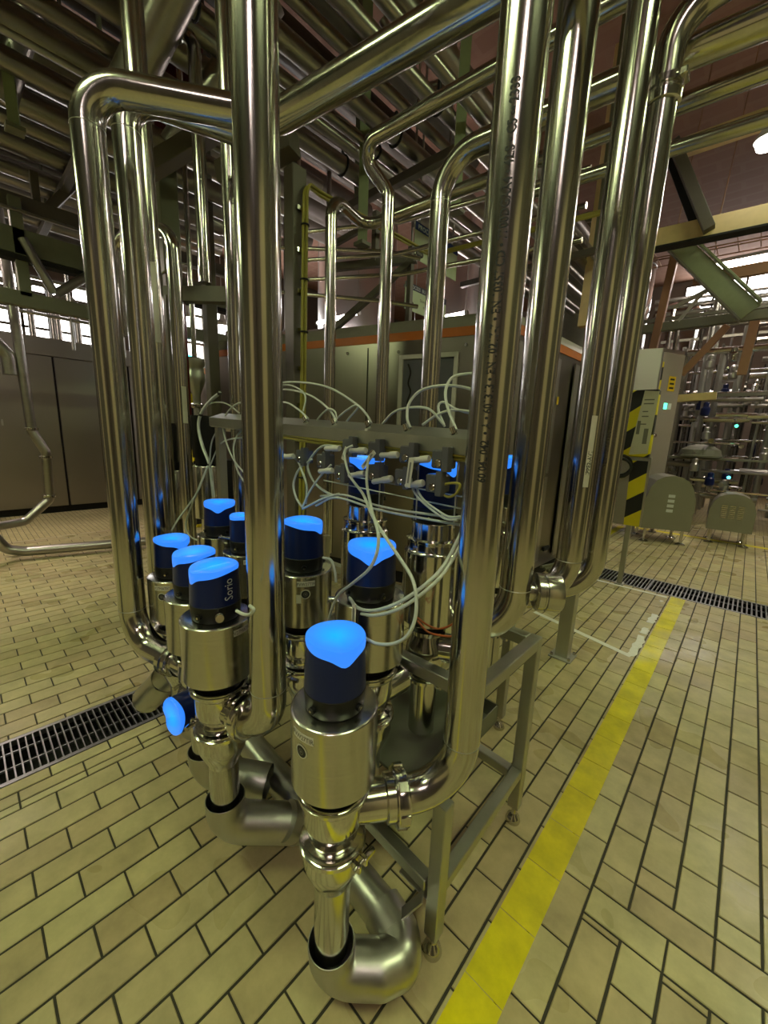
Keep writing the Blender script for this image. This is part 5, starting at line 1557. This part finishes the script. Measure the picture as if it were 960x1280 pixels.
root = thing('electrical_cabinet', (-1.6, 8.5, 0), 'tall grey box cabinet with green indicator behind the striped stand', 'cabinet')
fx0, fx1 = -1.355, -2.35
k = MB()
P0 = Vector((-1.357, 8.16, 0)); P1 = Vector((-1.11, 8.62, 0)); P2 = Vector((-2.2, 7.95, 0)); P3 = Vector((-1.85, 8.6, 0))
prism(k, [P0, P1, P3, P2], .20, 3.17); obj('housing', k, 'boxgrey', root=root)
dn = (P1 - P0).normalized(); no = Vector((dn.y, -dn.x, 0))
k = MB(); c0 = (P0 + P1) / 2 + no * .012; k.bar(c0 + Vector((0, 0, .22)), c0 + Vector((0, 0, 3.10)), .50, .022, no); dr = obj('door', k, 'door_grey', root=root)
def on_door(s, z, out=.026):
    p = P0 + dn * s + no * out; return Vector((p.x, p.y, z))
k = MB(); k.cyl(on_door(.06, 1.75, .02), on_door(.06, 1.75, .08), .03, 12); obj('lock', k, 'polished', root=dr)
k = MB(); k.bar(on_door(.30, 2.50), on_door(.30, 2.74), .16, .004, no); wl = obj('warning_label', k, 'yellow_label', root=dr)
for zz in (2.55, 2.62, 2.69):
    k = MB(); k.bar(on_door(.25, zz, .03), on_door(.35, zz, .03), .03, .002, no); obj('print_line', k, 'ink', root=wl)
k = MB(); k.bar(on_door(.24, 2.20), on_door(.24, 2.30), .07, .01, no); obj('green_indicator', k, 'green_led', root=dr)
k = MB(); k.bar(on_door(.34, 2.20), on_door(.34, 2.30), .07, .01, no); obj('white_indicator', k, 'whiteink', root=dr)
k = MB(); k.bar(on_door(.03, .3, .028), on_door(.03, 2.95, .028), .03, .004, no); obj('hazard_strip', k, 'hazard', root=dr)
for p in (P0, P1, P2, P3):
    k = MB(); q = p * .97 + ((P0 + P1 + P2 + P3) / 4) * .03
    k.cyl((q.x, q.y, 0), (q.x, q.y, .21), .03, 12); k.cyl((q.x, q.y, 0), (q.x, q.y, .03), .06, 14); obj('foot', k, 'matte', root=root)

root = thing('striped_stand', (-.89, 5.05, 0), 'thin post carrying a yellow and black striped panel with papers', 'stand')
k = MB(); k.bar((-.885, 5.05, 0), (-.885, 5.05, .72), .05, .05, (0, 1, 0), .003); obj('post', k, 'matte', root=root)
k = MB(); k.box((-.93, 5.0, 0), (-.84, 5.1, .012)); obj('foot_plate', k, 'matte', root=root)
k = MB(); k.box((-1.20, 5.03, .70), (-.775, 5.07, 1.46), .003); obj('lower_panel', k, 'boxgrey', root=root)
k = MB(); k.add([(-.935, 5.024, .70), (-.785, 5.024, .70), (-.80, 5.024, 1.42), (-.96, 5.024, 1.42), (-.935, 5.03, .70), (-.785, 5.03, .70), (-.80, 5.03, 1.42), (-.96, 5.03, 1.42)],
      [(3, 2, 1, 0), (4, 5, 6, 7), (0, 1, 5, 4), (1, 2, 6, 5), (2, 3, 7, 6), (3, 0, 4, 7)])
obj('striped_strip', k, 'hazard', root=root)
k = MB(); k.box((-1.30, 5.0, 1.46), (-.80, 5.10, 2.16), .01); sb_ = obj('paper_holder', k, 'hazard', root=root)
k = MB(); k.add([(-.985, 4.994, 1.48), (-.815, 4.994, 1.50), (-.80, 4.994, 2.14), (-.93, 4.994, 2.15), (-.985, 4.999, 1.48), (-.815, 4.999, 1.50), (-.80, 4.999, 2.14), (-.93, 4.999, 2.15)],
      [(0, 1, 2, 3), (7, 6, 5, 4), (0, 4, 5, 1), (1, 5, 6, 2), (2, 6, 7, 3), (3, 7, 4, 0)])
pp = obj('paper_sheet', k, 'paper', root=root)
k = MB()
for i, (w_, z) in enumerate(((.09, 2.05), (.09, 2.01), (.05, 1.93), (.06, 1.88), (.05, 1.80))): k.box((-.92, 4.992, z), (-.92 + w_, 4.9935, z + .012))
k.box((-.88, 4.992, 1.60), (-.84, 4.9935, 1.76)); k.box((-.95, 4.992, 1.70), (-.92, 4.9935, 1.84))
obj('print', k, 'greyink', root=pp, kind='stuff')
k = MB(); k.torus((-1.05, 4.98, 1.36), (.2, -1, .1), .11, .014, 24, 8); k.torus((-1.04, 4.97, 1.33), (.1, -1, .2), .10, .014, 24, 8); obj('coiled_cable', k, 'rubber', root=root)

def pump(x, y, w, h, d, yaw, label, slots):
    root = thing('pump_cover', (x, y, 0), label, 'pump')
    a = math.radians(yaw); ux = Vector((math.cos(a), math.sin(a), 0)); uy = Vector((-math.sin(a), math.cos(a), 0)); c = Vector((x, y, 0))
    z0 = .24
    prof = [(-w / 2, 0), (w / 2, 0), (w / 2, h * .55)]
    for i in range(9):
        t = i / 8 * PI
        prof.append((w / 2 * math.cos(t) * (.92 if 0 < i < 8 else 1), h * .55 + h * .45 * math.sin(t) ** .7))
    prof.append((-w / 2, h * .55))
    n = len(prof); k = MB()
    k.add([c + ux * px + uy * (-d / 2) + Vector((0, 0, z0 + pz)) for px, pz in prof] + [c + ux * px + uy * (d / 2) + Vector((0, 0, z0 + pz)) for px, pz in prof],
          [tuple(range(n)), tuple(range(2 * n - 1, n - 1, -1))] + [(i, n + i, n + (i + 1) % n, (i + 1) % n) for i in range(n)], False)
    cv = obj('cover', k, 'cover', root=root)
    k = MB()
    for col in range(3 if slots > 5 else 1):
        for rr in range(slots):
            p = c + ux * (-w * (.18 if slots > 5 else -.02) + col * w * .18) + uy * (-d / 2 - .004) + Vector((0, 0, z0 + h * .36 + rr * h * .36 / slots))
            k.obox(p, ux, uy, Z, w * .065, .004, h * .36 / slots * .3)
    obj('vent_slots', k, 'whiteink' if slots < 5 else 'polished', root=cv, kind='stuff')
    for sx in (-1, 1):
        for sy in (-1, 1):
            p = c + ux * sx * w * .38 + uy * sy * d * .4
            k = MB(); k.cyl(p, p + Vector((0, 0, z0 + .01)), .022, 10); k.lathe([(.07, 0), (.07, .015), (.03, .04)], p, Z, 14); obj('foot', k, 'polished', root=root)
    k = MB(); p = c + uy * (d / 2) + Vector((0, 0, z0 + h * .5)); k.cyl(p - uy * .02, p + uy * .45, .09, 18); k.cyl(p + uy * .2, p + uy * .34, .13, 18); obj('pump_end', k, 'polished', root=root)
    return root
pump(-.96, 8.0, .68, .88, .62, 22, 'large grey green pump cover beside the grey box cabinet', 4)
pump(-.10, 8.72, .58, .62, .45, 4, 'smaller grey green pump cover with three rows of slots', 7)

# far process skid: a dense rack of pipes
rs = random.Random(5)
root = thing('process_skid', (.2, 11.5, 0), 'dense far skid of criss-crossing steel pipes behind the pump covers', 'skid')
def sk(name, a, b, r_, mt='pipe', seg=9):
    k = MB(); k.cyl(a, b, r_, seg); return obj(name, k, mt, root=root)
for i in range(56):
    x = rs.uniform(-1.9, 1.2); y = rs.uniform(10.2, 13.4)
    sk('riser', (x, y, 0.05), (x, y, rs.uniform(2.4, 4.8)), rs.choice([.025, .04, .05, .06]), rs.choice(['pipe', 'matte', 'old_pipe']))
for i in range(64):
    x = rs.uniform(-2.0, .4); y = rs.uniform(10.2, 13.2); z = rs.uniform(.3, 4.3); L = rs.uniform(.5, 2.2)
    sk('cross_pipe', (x, y, z), (x + L, y + L * .06, z), rs.choice([.02, .03, .045, .06]), rs.choice(['pipe', 'polished', 'old_pipe']))
for i in range(24):
    x = rs.uniform(-1.8, 1.2); y = rs.uniform(9.9, 11.6); z = rs.uniform(.5, 3.6); L = rs.uniform(.4, 1.4)
    sk('long_pipe', (x, y, z), (x, y + L, z), rs.choice([.02, .03, .045]), rs.choice(['pipe', 'old_pipe']))
for i in range(48):
    x = rs.uniform(-1.7, .8); y = rs.uniform(9.9, 12.0); z = rs.uniform(.4, 3.2)
    k = MB(); k.lathe([(.05, 0), (.075, .02), (.075, .14), (.05, .17), (.05, .24), (.03, .26)], (x, y, z), Z, 12)
    obj('skid_valve', k, rs.choice(['polished', 'satin', 'polished', 'satin', 'matte', 'old_pipe', 'blue_cap']), root=root)
k = MB(); k.lathe([(.36, 1.42), (.32, 1.53), (.19, 1.61), (.06, 1.64)], (-.78, 10.3, 0), seg=28); k.lathe([(.36, 1.38), (.38, 1.39), (.38, 1.42), (.36, 1.425)], (-.78, 10.3, 0), seg=28); obj('dome_lid', k, 'greenpaint', root=root)
k = MB(); k.bar((-1.5, 10.3, 1.36), (.9, 10.4, 1.36), .3, .04); obj('shelf', k, 'greenpaint', root=root)
k = MB(); k.bar((-1.6, 13.0, .05), (-1.6, 13.0, 2.4), 1.2, .1, (0, 1, 0)); obj('dark_doorway', k, 'dark', root=root)
for (p, mt) in (((-.30, 10.1, 2.0), 'green_led'), ((-.26, 10.2, 1.02), 'cyan_led')):
    k = MB(); k.sphere(p, .03, 10, 6); obj('indicator', k, mt, root=root)
for i, y in enumerate((10.5, 12.8)):
    k = MB(); k.bar((-2.2, y, 2.62), (1.5, y + .1, 2.62), .06, .06); obj('frame_rail', k, 'greenpaint', root=root)
    k = MB(); k.bar((-2.2, y, 4.2), (1.5, y + .1, 4.2), .06, .06); obj('frame_rail', k, 'greenpaint', root=root)
# a few mid distance pipes and machines left of the tanks
for i in range(6):
    x = -8.3 + i * .42; y = 3.9 + (i % 3) * .3
    k = MB(); k.tube(fillet([(x, y, 0), (x, y, 3.2 + .12 * (i % 4)), (x + .5, y + .1, 3.2 + .12 * (i % 4)), (x + .5, y + .1, 6.9)], .1, 5), .04, 10)
    obj('service_pipe', k, ['pipe', 'matte', 'old_pipe'][i % 3], label='%s far service pipe behind the square column, counted rightwards' % ordn[i], cat='pipe', group='far service pipes behind the square column')

for o in bpy.data.objects:
    if '_w' in o.keys():
        del o['_w']
